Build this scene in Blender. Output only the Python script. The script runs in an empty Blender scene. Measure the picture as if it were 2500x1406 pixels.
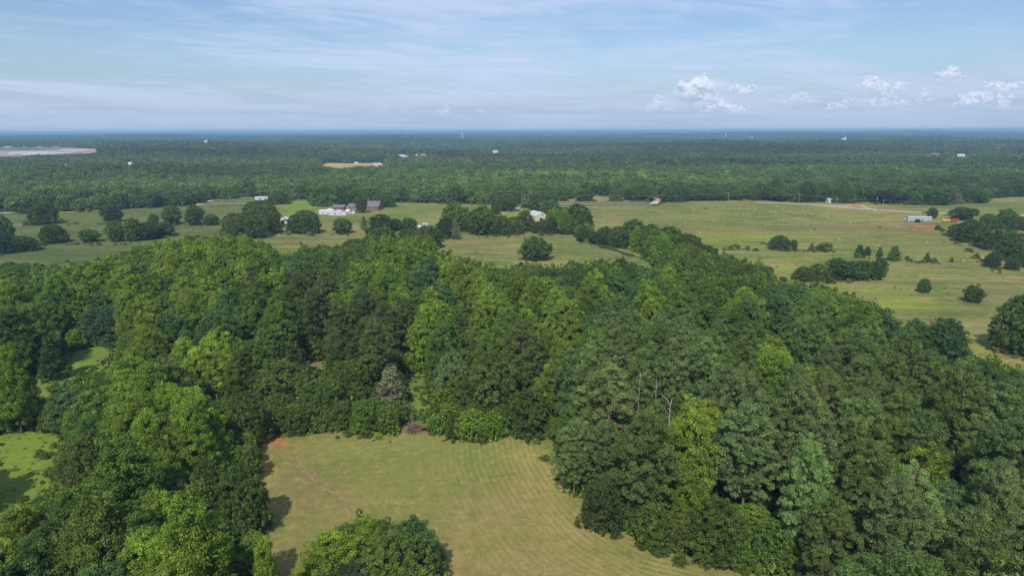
import bpy, math, random
import numpy as np
from mathutils import Matrix, Vector
from mathutils.geometry import delaunay_2d_cdt
from math import radians as R

random.seed(7)
rng = np.random.default_rng(7)
sc = bpy.context.scene
C = sc.collection

# ------------------------------------------------------------------ camera
PITCH, ROLL, HCAM, F = 12.98, -0.17, 80.0, 1667.0      # F in pixels of a 2500 px wide frame
cam_d = bpy.data.cameras.new('camera')
cam = bpy.data.objects.new('camera', cam_d)
C.objects.link(cam)
cam_d.sensor_width = 36.0
cam_d.lens = F / 2500.0 * 36.0
cam_d.clip_start, cam_d.clip_end = 1.0, 150000.0
M_CAM = Matrix.Translation((0, 0, HCAM)) @ Matrix.Rotation(R(90 - PITCH), 4, 'X') @ Matrix.Rotation(R(ROLL), 4, 'Z')
cam.matrix_world = M_CAM
sc.camera = cam
RC = np.array(M_CAM.to_3x3())
# ------------------------------------------------------------------ sky and sun
SUN_EL, SUN_AZ = 47.0, 12.0           # the light travels towards SUN_AZ degrees right of straight ahead
w = bpy.data.worlds.new('World'); sc.world = w; w.use_nodes = True
nt = w.node_tree; nt.nodes.clear()
def N(tree, typ, **kw):
    n = tree.nodes.new(typ)
    for k, v in kw.items():
        if k.startswith('i_'):
            key = k[2:]
            n.inputs[int(key) if key.isdigit() else key.replace('_', ' ')].default_value = v
        else: setattr(n, k, v)
    return n
def L(tree, a, b): tree.links.new(a, b)
def math_(tree, op, a, b=None, c=None, clamp=False):
    n = tree.nodes.new('ShaderNodeMath'); n.operation = op; n.use_clamp = clamp
    for i, v in enumerate((a, b, c)):
        if v is None: continue
        if isinstance(v, (int, float)): n.inputs[i].default_value = v
        else: tree.links.new(v, n.inputs[i])
    return n.outputs[0]
def mixc(tree, f, a, b, typ='MIX'):
    n = tree.nodes.new('ShaderNodeMix'); n.data_type = 'RGBA'; n.blend_type = typ
    for i, v in ((0, f), (6, a), (7, b)):
        if isinstance(v, (int, float)): n.inputs[i].default_value = v
        elif isinstance(v, (tuple, list)): n.inputs[i].default_value = tuple(v) + ((1,) if len(v) == 3 else ())
        else: tree.links.new(v, n.inputs[i])
    return n.outputs[2]
def ramp(tree, f, a, b, c=0.0, d=1.0):
    n = tree.nodes.new('ShaderNodeMapRange'); n.interpolation_type = 'SMOOTHSTEP'
    tree.links.new(f, n.inputs[0])
    for i, v in enumerate((a, b, c, d)): n.inputs[i + 1].default_value = v
    return n.outputs[0]
def comb(tree, x, y, z=0.0):
    n = tree.nodes.new('ShaderNodeCombineXYZ')
    for i, v in enumerate((x, y, z)):
        if isinstance(v, (int, float)): n.inputs[i].default_value = v
        else: tree.links.new(v, n.inputs[i])
    return n.outputs[0]
def noise(tree, vec, scale, detail=4, rough=0.55, dist=0.0):
    n = tree.nodes.new('ShaderNodeTexNoise')
    if vec is not None: tree.links.new(vec, n.inputs['Vector'])
    n.inputs['Scale'].default_value = scale; n.inputs['Detail'].default_value = detail
    n.inputs['Roughness'].default_value = rough; n.inputs['Distortion'].default_value = dist
    return n.outputs['Fac']
sky = N(nt, 'ShaderNodeTexSky', sky_type='NISHITA', sun_disc=False)
sky.sun_elevation = R(SUN_EL); sky.sun_rotation = R(180 + SUN_AZ)
sky.altitude = 200; sky.air_density = 1.0; sky.dust_density = 1.2; sky.ozone_density = 1.6
tc = N(nt, 'ShaderNodeTexCoord')
sep = N(nt, 'ShaderNodeSeparateXYZ'); L(nt, tc.outputs['Generated'], sep.inputs[0])
dx, dy, dz = sep.outputs
az = math_(nt, 'ARCTAN2', dx, dy)
el = math_(nt, 'MAXIMUM', dz, 0.0)
# cirrus: veils high above seen at a flat angle (plane-projected), drawn out along the wind
pz = math_(nt, 'ADD', el, 0.07)
cx_ = math_(nt, 'DIVIDE', dx, pz); cy_ = math_(nt, 'DIVIDE', dy, pz)
u = math_(nt, 'ADD', math_(nt, 'MULTIPLY', cx_, 0.26), math_(nt, 'MULTIPLY', cy_, 0.10))
v = math_(nt, 'SUBTRACT', math_(nt, 'MULTIPLY', cy_, 0.36), math_(nt, 'MULTIPLY', cx_, 0.16))
n1 = noise(nt, comb(nt, u, v, 3.1), 1.3, 7, 0.58, 0.9)
n2 = noise(nt, comb(nt, math_(nt, 'MULTIPLY', u, 2.6), math_(nt, 'MULTIPLY', v, 3.6), 8.3), 1.5, 8, 0.62, 1.4)
n3 = noise(nt, comb(nt, u, v, 11.7), 0.55, 3, 0.5)
cir = math_(nt, 'ADD', math_(nt, 'MULTIPLY', n1, 0.55), math_(nt, 'ADD', math_(nt, 'MULTIPLY', n2, 0.25), math_(nt, 'MULTIPLY', n3, 0.35)))
cir = ramp(nt, cir, 0.47, 0.66, 0.0, 0.88)
low = ramp(nt, el, 0.0, 0.075, 1.0, 0.0)
cir = math_(nt, 'ADD', math_(nt, 'MULTIPLY', cir, math_(nt, 'SUBTRACT', 1.0, math_(nt, 'MULTIPLY', low, .75))), math_(nt, 'MULTIPLY', low, .22))
base = mixc(nt, 1.0, sky.outputs[0], (0.93, 1.02, 1.17), 'MULTIPLY')
lav = ramp(nt, el, 0.0, 0.11, 1.0, 0.0)
SKY_B = 0.105
hz = mixc(nt, math_(nt, 'MULTIPLY', lav, 0.80), base, tuple(c / SKY_B for c in (0.355, 0.495, 0.715)))
col = mixc(nt, cir, hz, tuple(c / SKY_B for c in (0.58, 0.70, 0.93)))
bg = N(nt, 'ShaderNodeBackground'); bg.inputs['Strength'].default_value = SKY_B
L(nt, col, bg.inputs['Color'])
wo = N(nt, 'ShaderNodeOutputWorld'); L(nt, bg.outputs[0], wo.inputs[0])
sun_d = bpy.data.lights.new('sun', 'SUN'); sun = bpy.data.objects.new('sun', sun_d); C.objects.link(sun)
sun_d.energy = 4.2; sun_d.angle = R(0.5); sun_d.color = (1.0, 0.95, 0.86)
sun.rotation_euler = Vector((math.sin(R(SUN_AZ)) * math.cos(R(SUN_EL)), math.cos(R(SUN_AZ)) * math.cos(R(SUN_EL)), -math.sin(R(SUN_EL)))).to_track_quat('-Z', 'Y').to_euler()
sc.view_settings.view_transform = 'Standard'; sc.view_settings.look = 'None'
sc.view_settings.gamma = 1.0; sc.view_settings.exposure = 0.0; sc.view_settings.use_curve_mapping = False
cy = sc.cycles
cy.max_bounces = 5; cy.diffuse_bounces = 3; cy.glossy_bounces = 1; cy.transmission_bounces = 3
cy.transparent_max_bounces = 48; cy.volume_bounces = 0; cy.caustics_reflective = False; cy.caustics_refractive = False
cy.use_denoising = True; cy.denoising_prefilter = 'NONE'; cy.denoising_input_passes = 'RGB_ALBEDO_NORMAL'; cy.sample_clamp_indirect = 4.0

# ------------------------------------------------------------------ terrain height and pixel <-> ground
def sstep(x, a, b):
    t = np.clip((x - a) / (b - a), 0, 1); return t * t * (3 - 2 * t)
def H(x, y):
    x = np.asarray(x, float); y = np.asarray(y, float)
    d = np.hypot(x, y)
    mid = (np.sin(x / 61 + 1.3 * np.sin(y / 97)) + np.sin(y / 73 + x / 140 + 2.0)) * 0.55
    f1 = np.sin(x / 610 + 1.7 * np.sin(y / 930 + .6) + 0.4) * np.cos(y / 520 + 0.8 * np.sin(x / 700))
    f2 = np.sin(x / 1900 + y / 2300 + 1.0) + 0.7 * np.sin(y / 1250 - x / 3100 + 2.1) + .5 * np.sin(x / 830 - y / 2900)
    f3 = np.sin(x / 290 + 2.1 * np.sin(y / 410)) * np.sin(y / 350 + 1.0)
    return mid * sstep(d, 300, 800) + (17 * f1 + 11 * f3) * sstep(d, 1000, 3000) + 9 * f2 * sstep(d, 1800, 7000)
def to_px(x, y, z):
    p = np.stack([np.asarray(x, float), np.asarray(y, float), np.asarray(z, float) - HCAM], -1) @ RC
    dep = -p[..., 2]
    dep = np.where(dep < 1e-3, 1e-3, dep)
    return 1250 + F * p[..., 0] / dep, 703 - F * p[..., 1] / dep, dep
def ray(px, py):
    return RC @ np.array([(px - 1250) / F, -(py - 703) / F, -1.0])
def at(px, py):
    """the ground point seen at a pixel of the 2500 px wide photograph"""
    r = ray(px, py)
    t = np.geomspace(60, 60000, 1500)
    X, Y, Z = t * r[0], t * r[1], HCAM + t * r[2]
    below = Z < H(X, Y)
    if not below.any():
        r[2] = -0.0025; t0 = 28000.0
        return Vector((t0 * r[0], t0 * r[1], float(H(t0 * r[0], t0 * r[1]))))
    i = int(np.argmax(below)); a, b = t[max(i - 1, 0)], t[i]
    for _ in range(25):
        m = (a + b) / 2
        if HCAM + m * r[2] < H(m * r[0], m * r[1]): b = m
        else: a = m
    return Vector((b * r[0], b * r[1], float(H(b * r[0], b * r[1]))))
def depth_of(p): return float(to_px(p[0], p[1], p[2])[2])

def inpoly(px, py, poly):
    px = np.asarray(px, float); py = np.asarray(py, float)
    r = np.zeros(px.shape, bool); n = len(poly)
    for i in range(n):
        x1, y1 = poly[i]; x2, y2 = poly[(i + 1) % n]
        if y1 == y2: continue
        c = ((y1 > py) != (y2 > py)) & (px < (x2 - x1) * (py - y1) / (y2 - y1) + x1)
        r ^= c
    return r

# ------------------------------------------------------------------ tags
def tag(o, label=None, cat=None, group=None, kind=None):
    if label: o['label'] = label
    if cat: o['category'] = cat
    if group: o['group'] = group
    if kind: o['kind'] = kind
    return o
def mesh_np(name, V, faces, mats=(), mi=None, attrs=None, smooth=False):
    """faces: (n,3) or (n,4) int array"""
    me = bpy.data.meshes.new(name)
    V = np.ascontiguousarray(V, np.float32)
    faces = np.asarray(faces, np.int32); k = faces.shape[1]
    me.vertices.add(len(V)); me.vertices.foreach_set('co', V.ravel())
    me.loops.add(faces.size); me.loops.foreach_set('vertex_index', faces.ravel())
    me.polygons.add(len(faces)); me.polygons.foreach_set('loop_start', np.arange(0, faces.size, k, dtype=np.int32))
    if smooth: me.polygons.foreach_set('use_smooth', np.ones(len(faces), bool))
    for m in mats: me.materials.append(m)
    if mi is not None: me.polygons.foreach_set('material_index', np.asarray(mi, np.int32))
    for an, av in (attrs or {}).items():
        av = np.asarray(av, np.float32)
        if av.ndim == 1:
            a = me.attributes.new(an, 'FLOAT', 'POINT'); a.data.foreach_set('value', av)
        else:
            a = me.attributes.new(an, 'FLOAT_VECTOR', 'POINT'); a.data.foreach_set('vector', av.ravel())
    me.update(calc_edges=True)
    return me
def link(name, me, parent=None, loc=None):
    o = bpy.data.objects.new(name, me); C.objects.link(o)
    if parent: o.parent = parent
    if loc is not None: o.location = loc
    return o
def empty(name, loc, rz=0.0):
    o = bpy.data.objects.new(name, None); C.objects.link(o)
    o.location = loc; o.rotation_euler = (0, 0, rz); o.empty_display_size = 0.5
    return o
class MB:
    """collects polygons; build() makes ONE mesh object of them"""
    def __init__(s): s.v = []; s.f = []
    def poly(s, pts):
        n = len(s.v); s.v += [tuple(p) for p in pts]; s.f.append(tuple(range(n, n + len(pts))))
    def box(s, x0, x1, y0, y1, z0, z1):
        n = len(s.v)
        s.v += [(x0, y0, z0), (x1, y0, z0), (x1, y1, z0), (x0, y1, z0), (x0, y0, z1), (x1, y0, z1), (x1, y1, z1), (x0, y1, z1)]
        s.f += [tuple(n + i for i in q) for q in ((0, 3, 2, 1), (4, 5, 6, 7), (0, 1, 5, 4), (1, 2, 6, 5), (2, 3, 7, 6), (3, 0, 4, 7))]
    def tube(s, pts, rad, n=6, cap=True):
        pts = [Vector(p) for p in pts]
        rad = rad if isinstance(rad, (list, tuple)) else [rad] * len(pts)
        rings = []
        for i, p in enumerate(pts):
            d = (pts[min(i + 1, len(pts) - 1)] - pts[max(i - 1, 0)]).normalized()
            a = d.cross(Vector((0.31, 0.17, 0.93)) if abs(d.z) < .93 else Vector((1, 0, 0))).normalized(); b = d.cross(a)
            k = len(s.v)
            s.v += [tuple(p + (a * math.cos(t) + b * math.sin(t)) * rad[i]) for t in [2 * math.pi * j / n for j in range(n)]]
            rings.append(k)
        for r0, r1 in zip(rings, rings[1:]):
            for j in range(n): s.f.append((r0 + j, r0 + (j + 1) % n, r1 + (j + 1) % n, r1 + j))
        if cap:
            s.f.append(tuple(rings[0] + j for j in range(n))[::-1]); s.f.append(tuple(rings[-1] + j for j in range(n)))
    def lathe(s, prof, cx=0, cy=0, n=16):
        rings = []
        for r, z in prof:
            k = len(s.v); s.v += [(cx + r * math.cos(2 * math.pi * j / n), cy + r * math.sin(2 * math.pi * j / n), z) for j in range(n)]; rings.append(k)
        for r0, r1 in zip(rings, rings[1:]):
            for j in range(n): s.f.append((r0 + j, r0 + (j + 1) % n, r1 + (j + 1) % n, r1 + j))
    def mesh(s, name, mat, smooth=False):
        me = bpy.data.meshes.new(name); me.from_pydata(s.v, [], s.f)
        for m in (mat if isinstance(mat, (list, tuple)) else [mat]): me.materials.append(m)
        if smooth: me.polygons.foreach_set('use_smooth', np.ones(len(me.polygons), bool))
        me.update(); return me
    def build(s, name, mat, parent=None, loc=None, smooth=False): return link(name, s.mesh(name, mat, smooth), parent, loc)

# ------------------------------------------------------------------ materials
def newmat(name):
    m = bpy.data.materials.new(name); m.use_nodes = True; m.node_tree.nodes.clear(); return m, m.node_tree
def solid(name, colr, rough=0.8, var=0.15, scale=1.5, metallic=0.0, spec=0.3):
    m, t = newmat(name)
    tcn = N(t, 'ShaderNodeTexCoord'); f = noise(t, tcn.outputs['Object'], scale, 5, 0.6)
    c = mixc(t, ramp(t, f, 0.3, 0.7), tuple(x * (1 - var) for x in colr), tuple(min(1, x * (1 + var)) for x in colr))
    b = N(t, 'ShaderNodeBsdfPrincipled'); L(t, c, b.inputs['Base Color'])
    b.inputs['Roughness'].default_value = rough; b.inputs['Metallic'].default_value = metallic
    b.inputs['Specular IOR Level'].default_value = spec
    o = N(t, 'ShaderNodeOutputMaterial'); L(t, b.outputs[0], o.inputs[0]); return m
def leaf_mat(name, gloss=0.10):
    m, t = newmat(name)
    ti = N(t, 'ShaderNodeAttribute', attribute_type='INSTANCER', attribute_name='tint')
    va = N(t, 'ShaderNodeAttribute', attribute_type='GEOMETRY', attribute_name='var')
    val = math_(t, 'ADD', 0.52, math_(t, 'MULTIPLY', va.outputs['Fac'], 0.96))
    c = mixc(t, 1.0, ti.outputs['Vector'], comb(t, val, val, val), 'MULTIPLY')
    # young clumps lean a little to yellow
    c = mixc(t, ramp(t, va.outputs['Fac'], 0.45, 1.0, 0.0, 0.45), c, mixc(t, 1.0, c, (1.16, 1.08, 0.75), 'MULTIPLY'))
    d = N(t, 'ShaderNodeBsdfDiffuse'); L(t, c, d.inputs[0])
    tr = N(t, 'ShaderNodeBsdfTranslucent'); L(t, mixc(t, 1.0, c, (1.15, 1.1, 0.55), 'MULTIPLY'), tr.inputs[0])
    g = N(t, 'ShaderNodeBsdfGlossy'); g.inputs['Roughness'].default_value = 0.45; g.inputs[0].default_value = (0.55, 0.6, 0.5, 1)
    mx = N(t, 'ShaderNodeMixShader', i_0=0.36); L(t, d.outputs[0], mx.inputs[1]); L(t, tr.outputs[0], mx.inputs[2])
    m2 = N(t, 'ShaderNodeMixShader', i_0=gloss * 0.15); L(t, mx.outputs[0], m2.inputs[1]); L(t, g.outputs[0], m2.inputs[2])
    o = N(t, 'ShaderNodeOutputMaterial'); L(t, m2.outputs[0], o.inputs[0]); return m
M_LEAF = leaf_mat('leaves')
M_BARK = solid('bark', (0.13, 0.10, 0.075), 0.9, 0.35, 3)
M_PBARK = solid('pine_bark', (0.20, 0.14, 0.10), 0.9, 0.35, 3)
M_DEAD = solid('dead_wood', (0.33, 0.28, 0.235), 0.8, 0.3, 2)
M_WHITE = solid('white_paint', (0.66, 0.66, 0.65), 0.6, 0.05)
M_METAL = solid('white_metal_roof', (0.50, 0.55, 0.60), 0.5, 0.18, 0.6)
M_BRICK = solid('red_brick', (0.19, 0.085, 0.065), 0.9, 0.2, 4)
M_SHING = solid('grey_shingle', (0.16, 0.14, 0.15), 0.9, 0.2, 3)
M_GLASS = solid('window_glass', (0.05, 0.06, 0.08), 0.15, 0.1)
M_WOOD = solid('weathered_wood', (0.22, 0.14, 0.10), 0.9, 0.3, 2)
M_POLE = solid('pole_wood', (0.32, 0.28, 0.24), 0.9, 0.2, 2)
M_WIRE = solid('wire', (0.30, 0.31, 0.31), 0.6, 0.05)
M_CONC = solid('concrete', (0.42, 0.40, 0.37), 0.9, 0.15)
M_RED = solid('red_paint', (0.35, 0.045, 0.035), 0.7, 0.2)
M_YEL = solid('yellow_paint', (0.52, 0.36, 0.06), 0.7, 0.2)
M_TYRE = solid('rubber', (0.02, 0.02, 0.02), 0.9, 0.2)
M_GREENROOF = solid('pale_green_roof', (0.40, 0.50, 0.47), 0.5, 0.12, 0.5)
M_CREAM = solid('cream_wall', (0.58, 0.50, 0.38), 0.8, 0.1)
M_BLUEM = solid('pale_blue_metal', (0.30, 0.38, 0.47), 0.45, 0.12, 0.5)
M_BROWNROOF = solid('brown_roof', (0.30, 0.19, 0.13), 0.9, 0.2)
M_STRAW = solid('straw', (0.36, 0.27, 0.15), 1.0, 0.35, 5)
M_STRAWEND = solid('straw_end', (0.50, 0.36, 0.20), 1.0, 0.3, 7)
M_DARK = solid('opening_shade', (0.025, 0.022, 0.02), 0.9, 0.1)  # near-black door panels; the shade inside openings is put into this colour

def soil_mat(name, c1, c2, c3=None, s1=0.05, s2=0.6, s3=4.0, attr=False, bump=0.3):
    """grassland, soil or track: three scales of noise; attr multiplies in the vertex attribute 'paint'"""
    m, t = newmat(name)
    g = N(t, 'ShaderNodeNewGeometry'); P = g.outputs['Position']
    a = noise(t, P, s1, 6, 0.6, 0.6); b = noise(t, P, s2, 6, 0.62, 0.3); c = noise(t, P, s3, 4, 0.7)
    k = mixc(t, ramp(t, a, 0.36, 0.62), c1, c2)
    if attr:
        pa = N(t, 'ShaderNodeAttribute', attribute_name='paint'); pw = N(t, 'ShaderNodeAttribute', attribute_name='pw')
        f = math_(t, 'MULTIPLY', pw.outputs['Fac'], ramp(t, b, 0.25, 0.6, 0.62, 1.15), clamp=True)
        k = mixc(t, f, k, pa.outputs['Vector'])
    if c3: k = mixc(t, ramp(t, b, 0.52, 0.72, 0, 0.75), k, c3)
    k = mixc(t, 1.0, k, comb(t, *[math_(t, 'ADD', 0.02, math_(t, 'ADD', math_(t, 'MULTIPLY', b, 0.95), math_(t, 'MULTIPLY', c, 1.05)))] * 3), 'MULTIPLY')
    return m, t, k, P, b, c
def finish(m, t, k, c, bump=0.35, dist=0.3):
    b = N(t, 'ShaderNodeBsdfDiffuse'); L(t, k, b.inputs[0])
    bp = N(t, 'ShaderNodeBump', i_Strength=bump, i_Distance=dist); L(t, c, bp.inputs['Height']); L(t, bp.outputs[0], b.inputs['Normal'])
    o = N(t, 'ShaderNodeOutputMaterial'); L(t, b.outputs[0], o.inputs[0]); return m

# ------------------------------------------------------------------ setting: ground sheet
nr, na = 230, 288
rr = np.concatenate([[0], np.geomspace(25, 36000, nr - 1)])
th = np.linspace(0, 2 * np.pi, na, endpoint=False)
gx = rr[:, None] * np.sin(th); gy = rr[:, None] * np.cos(th)
gz = H(gx, gy)
V = np.stack([gx, gy, gz], -1).reshape(-1, 3)
i = np.arange(nr - 1)[:, None] * na; j = np.arange(na)[None]
fa = np.stack([i + j, i + na + j, i + na + (j + 1) % na, i + (j + 1) % na], -1).reshape(-1, 4)[:, ::-1]
m, t, k, P, b_, c_ = soil_mat('woodland_floor', (0.030, 0.052, 0.016), (0.050, 0.075, 0.022), (0.06, 0.052, 0.03), 0.02, 0.25, 1.5)
finish(m, t, k, c_)
ground = link('ground', mesh_np('ground', V, fa, [m], smooth=True)); tag(ground, kind='structure')

# ------------------------------------------------------------------ openings, traced on the photograph (pixels of the 2500 px frame)
HAY = [(632, 1080), (645, 1070), (700, 1060), (780, 1053), (860, 1058), (940, 1060), (990, 1068), (1060, 1060), (1100, 1074), (1180, 1072), (1250, 1063), (1330, 1064),
       (1345, 1090), (1350, 1120), (1390, 1160), (1400, 1185), (1430, 1225), (1470, 1275), (1560, 1330), (1680, 1362), (1800, 1390), (1880, 1420), (2020, 1500), (1100, 1500), (1085, 1330), (1040, 1280), (940, 1262), (860, 1258), (760, 1282), (745, 1330),
       (700, 1500), (695, 1360), (655, 1330), (640, 1300), (670, 1280), (648, 1240), (632, 1200), (622, 1180), (660, 1110)]
MEADOW = [(-80, 1068), (0, 1058), (60, 1050), (110, 1048), (150, 1060), (135, 1090), (112, 1140), (105, 1195), (60, 1218), (0, 1250), (-80, 1290)]
GLADE = [(60, 930), (85, 915), (120, 925), (150, 900), (165, 870), (180, 852), (240, 848), (290, 848), (270, 872), (245, 892), (225, 915), (170, 925), (110, 958), (75, 955)]
LAWN = [(985, 916), (1032, 914), (1034, 955), (1038, 1000), (1018, 1002), (1002, 965), (990, 940)]
GAP = [(745, 884), (790, 882), (785, 902), (765, 898)]
PAST = [(1066, 612), (1080, 590), (1112, 570), (1190, 580), (1260, 578), (1290, 571), (1330, 572), (1400, 573), (1415, 592), (1480, 600), (1560, 617), (1590, 640), (1600, 660), (1560, 650), (1520, 632), (1440, 642), (1350, 650), (1260, 650), (1200, 655), (1130, 635)]
CFLD = [(640, 585), (690, 566), (780, 575), (900, 575), (870, 590), (850, 595), (820, 603), (790, 596), (765, 610), (735, 605), (720, 615), (690, 622), (660, 595)]
LFLD = [(-80, 522), (0, 522), (140, 520), (300, 512), (450, 504), (480, 498), (620, 480), (700, 488), (765, 490), (780, 512), (830, 498), (1000, 494), (1100, 498), (1200, 500), (1280, 502), (1330, 525), (1300, 545), (1240, 560), (1100, 560), (1000, 572), (860, 576), (690, 570), (560, 572), (430, 578), (330, 598), (240, 632), (200, 642), (120, 655), (60, 638), (0, 642), (-80, 650)]
RFLD = [(1320, 497), (1590, 500), (1660, 492), (1830, 488), (1950, 496), (2000, 492), (2090, 494), (2200, 500), (2300, 500), (2410, 484), (2600, 478), (2600, 860), (2500, 900), (2440, 872), (2385, 868), (2370, 832), (2330, 800), (2300, 800), (2240, 800), (2205, 790), (2150, 750), (2100, 732), (2040, 705), (1950, 692), (1902, 690), (1890, 650), (1800, 632), (1730, 612), (1640, 565), (1540, 548), (1450, 562), (1440, 530), (1400, 510)]
ORCH = [(1365, 500), (1370, 478), (1610, 480), (1592, 500)]
NTRK = [(1585, 502), (1600, 486), (1618, 480), (1625, 490), (1605, 502)]
FARF = [(782, 405), (790, 399), (860, 400), (935, 398), (940, 404), (900, 406), (830, 411), (800, 408)]
VINE = [(480, 503), (520, 488), (600, 480), (622, 486), (620, 500)]
QUARRY = [(-60, 382), (-60, 358), (60, 359), (150, 360), (235, 364), (240, 372), (200, 376), (150, 378), (80, 377), (50, 382)]
BRUSH = [(984, 1028), (1040, 1028), (1046, 1062), (980, 1062)]
OPEN = [BRUSH, HAY, MEADOW, GLADE, LAWN, GAP, PAST, CFLD, LFLD, RFLD, ORCH, NTRK, FARF, VINE, QUARRY]
# far houses and clearings stay visible between the crowns: (x, y, half width, height)
FAR_SPOTS = [(318, 403, 9, 6), (365, 400, 6, 4), (385, 400, 12, 2), (160, 405, 8, 6), (985, 383, 13, 4), (1018, 381, 6, 4), (1035, 380, 7, 4), (1092, 380, 34, 2), (1210, 373, 9, 5), (1135, 381, 9, 2),
             (1190, 400, 14, 2), (870, 401, 6, 6), (502, 348, 5, 4), (2062, 344, 7, 4), (2345, 382, 14, 4), (2280, 377, 18, 3), (2490, 376, 16, 4), (2435, 368, 4, 3), (523, 367, 10, 2),
             (1886, 346, 4, 2), (1810, 341, 4, 4), (749, 330, 4, 3), (1700, 352, 6, 2), (640, 372, 16, 1.6), (1420, 384, 22, 1.6), (1590, 366, 18, 1.2), (1980, 398, 20, 1.8), (2150, 362, 26, 1.2), (280, 346, 30, 1.2), (1240, 350, 24, 1.2), (90, 430, 12, 2), (1850, 418, 12, 2), (10, 494, 14, 4)]
for (x, y, hw, hh) in FAR_SPOTS: OPEN.append([(x - hw, y + 1.2), (x - hw, y - hh), (x + hw, y - hh), (x + hw, y + 1.2)])
OX0, OX1, OY0, OY1 = -400, 2900, 300, 1520
OM = np.zeros(((OY1 - OY0) * 2, OX1 - OX0), bool)
for poly in OPEN:
    xs = [p[0] for p in poly]; ys = [p[1] for p in poly]
    ax, bx = max(OX0, int(min(xs)) - 1), min(OX1, int(max(xs)) + 2); ay, by_ = max(OY0, int(min(ys)) - 1), min(OY1, int(max(ys)) + 2)
    QX, QY = np.meshgrid(np.arange(ax, bx) + .5, np.arange(ay, by_, .5) + .25)
    OM[(ay - OY0) * 2:(by_ - OY0) * 2, ax - OX0:bx - OX0] |= inpoly(QX, QY, poly)
def is_open(px, py):
    qx = np.floor(np.asarray(px, float)) - OX0; qy = np.floor((np.asarray(py, float) - OY0) * 2)
    ok = (qx >= 0) & (qx < OM.shape[1]) & (qy >= 0) & (qy < OM.shape[0])
    return ok & OM[np.clip(qy, 0, OM.shape[0] - 1).astype(int), np.clip(qx, 0, OM.shape[1] - 1).astype(int)]
def crown_blocks(x, y, z, r, h, basetest=True):
    """whether a tree would cover one of the openings: sample points over its silhouette"""
    d = np.hypot(x, y); lx, ly = y / d, -x / d
    bad = np.zeros(x.shape, bool)
    pts = [(0, .97), (-.55, .85), (.55, .85), (-.95, .55), (.95, .55), (-.8, .25), (.8, .25), (0, .5), (0, .7)]
    if basetest: pts.append((0, 0.0))
    for a, f in pts:
        px, py, _ = to_px(x + lx * r * a, y + ly * r * a, z + h * f)
        bad |= is_open(px, py)
    return bad

SA, SF = np.meshgrid(np.linspace(-1, 1, 13), np.linspace(.03, 1, 12)); SA = SA.ravel(); SF = SF.ravel()
sil = np.abs(SA) <= np.sqrt(np.clip(1 - ((SF - .45) / .56) ** 2, 0, 1)); SA, SF = SA[sil], SF[sil]
def tree_blocks(x, y, z, r, h):
    d = math.hypot(x, y); lx, ly = y / d, -x / d
    px, py, _ = to_px(x + lx * r * SA, y + ly * r * SA, z + h * SF)
    return bool(is_open(px, py).any())

# ------------------------------------------------------------------ field sheets
def field(name, poly, mat, step, lift=0.06, wob=1.0, paints=None, extra=None, kindv='structure', subdiv=14.0):
    """a conforming sheet over the ground inside a pixel-traced outline"""
    pts = [at(x, y) for x, y in poly]
    out = []
    for a, b in zip(pts, pts[1:] + pts[:1]):
        n = max(1, int((b - a).length / subdiv))
        for q in range(n):
            p = a.lerp(b, q / n)
            out.append((p.x + wob * math.sin(p.y * .31 + p.x * .17), p.y + wob * math.sin(p.x * .27 - p.y * .12)))
    xs = [p[0] for p in out]; ys = [p[1] for p in out]
    GX, GY = np.meshgrid(np.arange(min(xs), max(xs), step), np.arange(min(ys), max(ys), step))
    GX = GX.ravel() + rng.uniform(-.2, .2, GX.size) * step; GY = GY.ravel() + rng.uniform(-.2, .2, GY.size) * step
    ok = inpoly(GX, GY, out)
    inner = [Vector((a, b)) for a, b in zip(GX[ok], GY[ok])]
    vv, _, ff, *_ = delaunay_2d_cdt([Vector(p) for p in out] + inner, [], [list(range(len(out)))], 1, 1e-3)
    V = np.array([(p.x, p.y, 0) for p in vv]); d = np.hypot(V[:, 0], V[:, 1])
    V[:, 2] = H(V[:, 0], V[:, 1]) + lift * (0.5 + sstep(d, 250, 600) * 2)
    F_ = np.array([f for f in ff if len(f) == 3])
    # keep faces pointing up
    a, b, c = V[F_[:, 0]], V[F_[:, 1]], V[F_[:, 2]]
    nz = np.cross(b - a, c - a)[:, 2]; F_[nz < 0] = F_[nz < 0][:, ::-1]
    attrs = {}
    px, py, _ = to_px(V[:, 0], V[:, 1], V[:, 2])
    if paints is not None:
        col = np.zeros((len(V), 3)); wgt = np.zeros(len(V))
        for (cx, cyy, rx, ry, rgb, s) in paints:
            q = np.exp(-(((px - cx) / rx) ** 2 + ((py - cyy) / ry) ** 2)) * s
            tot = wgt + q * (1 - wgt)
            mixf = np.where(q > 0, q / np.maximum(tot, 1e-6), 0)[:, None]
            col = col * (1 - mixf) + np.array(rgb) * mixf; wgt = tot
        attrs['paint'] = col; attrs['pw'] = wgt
    if extra: attrs.update(extra(V, px, py))
    o = link(name, mesh_np(name, V, F_, [mat], attrs=attrs, smooth=True))
    return tag(o, kind=kindv)

TAN = (0.24, 0.20, 0.085); GRN = (0.115, 0.155, 0.042); OLV = (0.14, 0.155, 0.055); BRN = (0.24, 0.165, 0.085); LIM = (0.19, 0.27, 0.04); DGR = (0.075, 0.105, 0.035); REDS = (0.34, 0.13, 0.06); SAND = (0.36, 0.25, 0.13)
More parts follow.
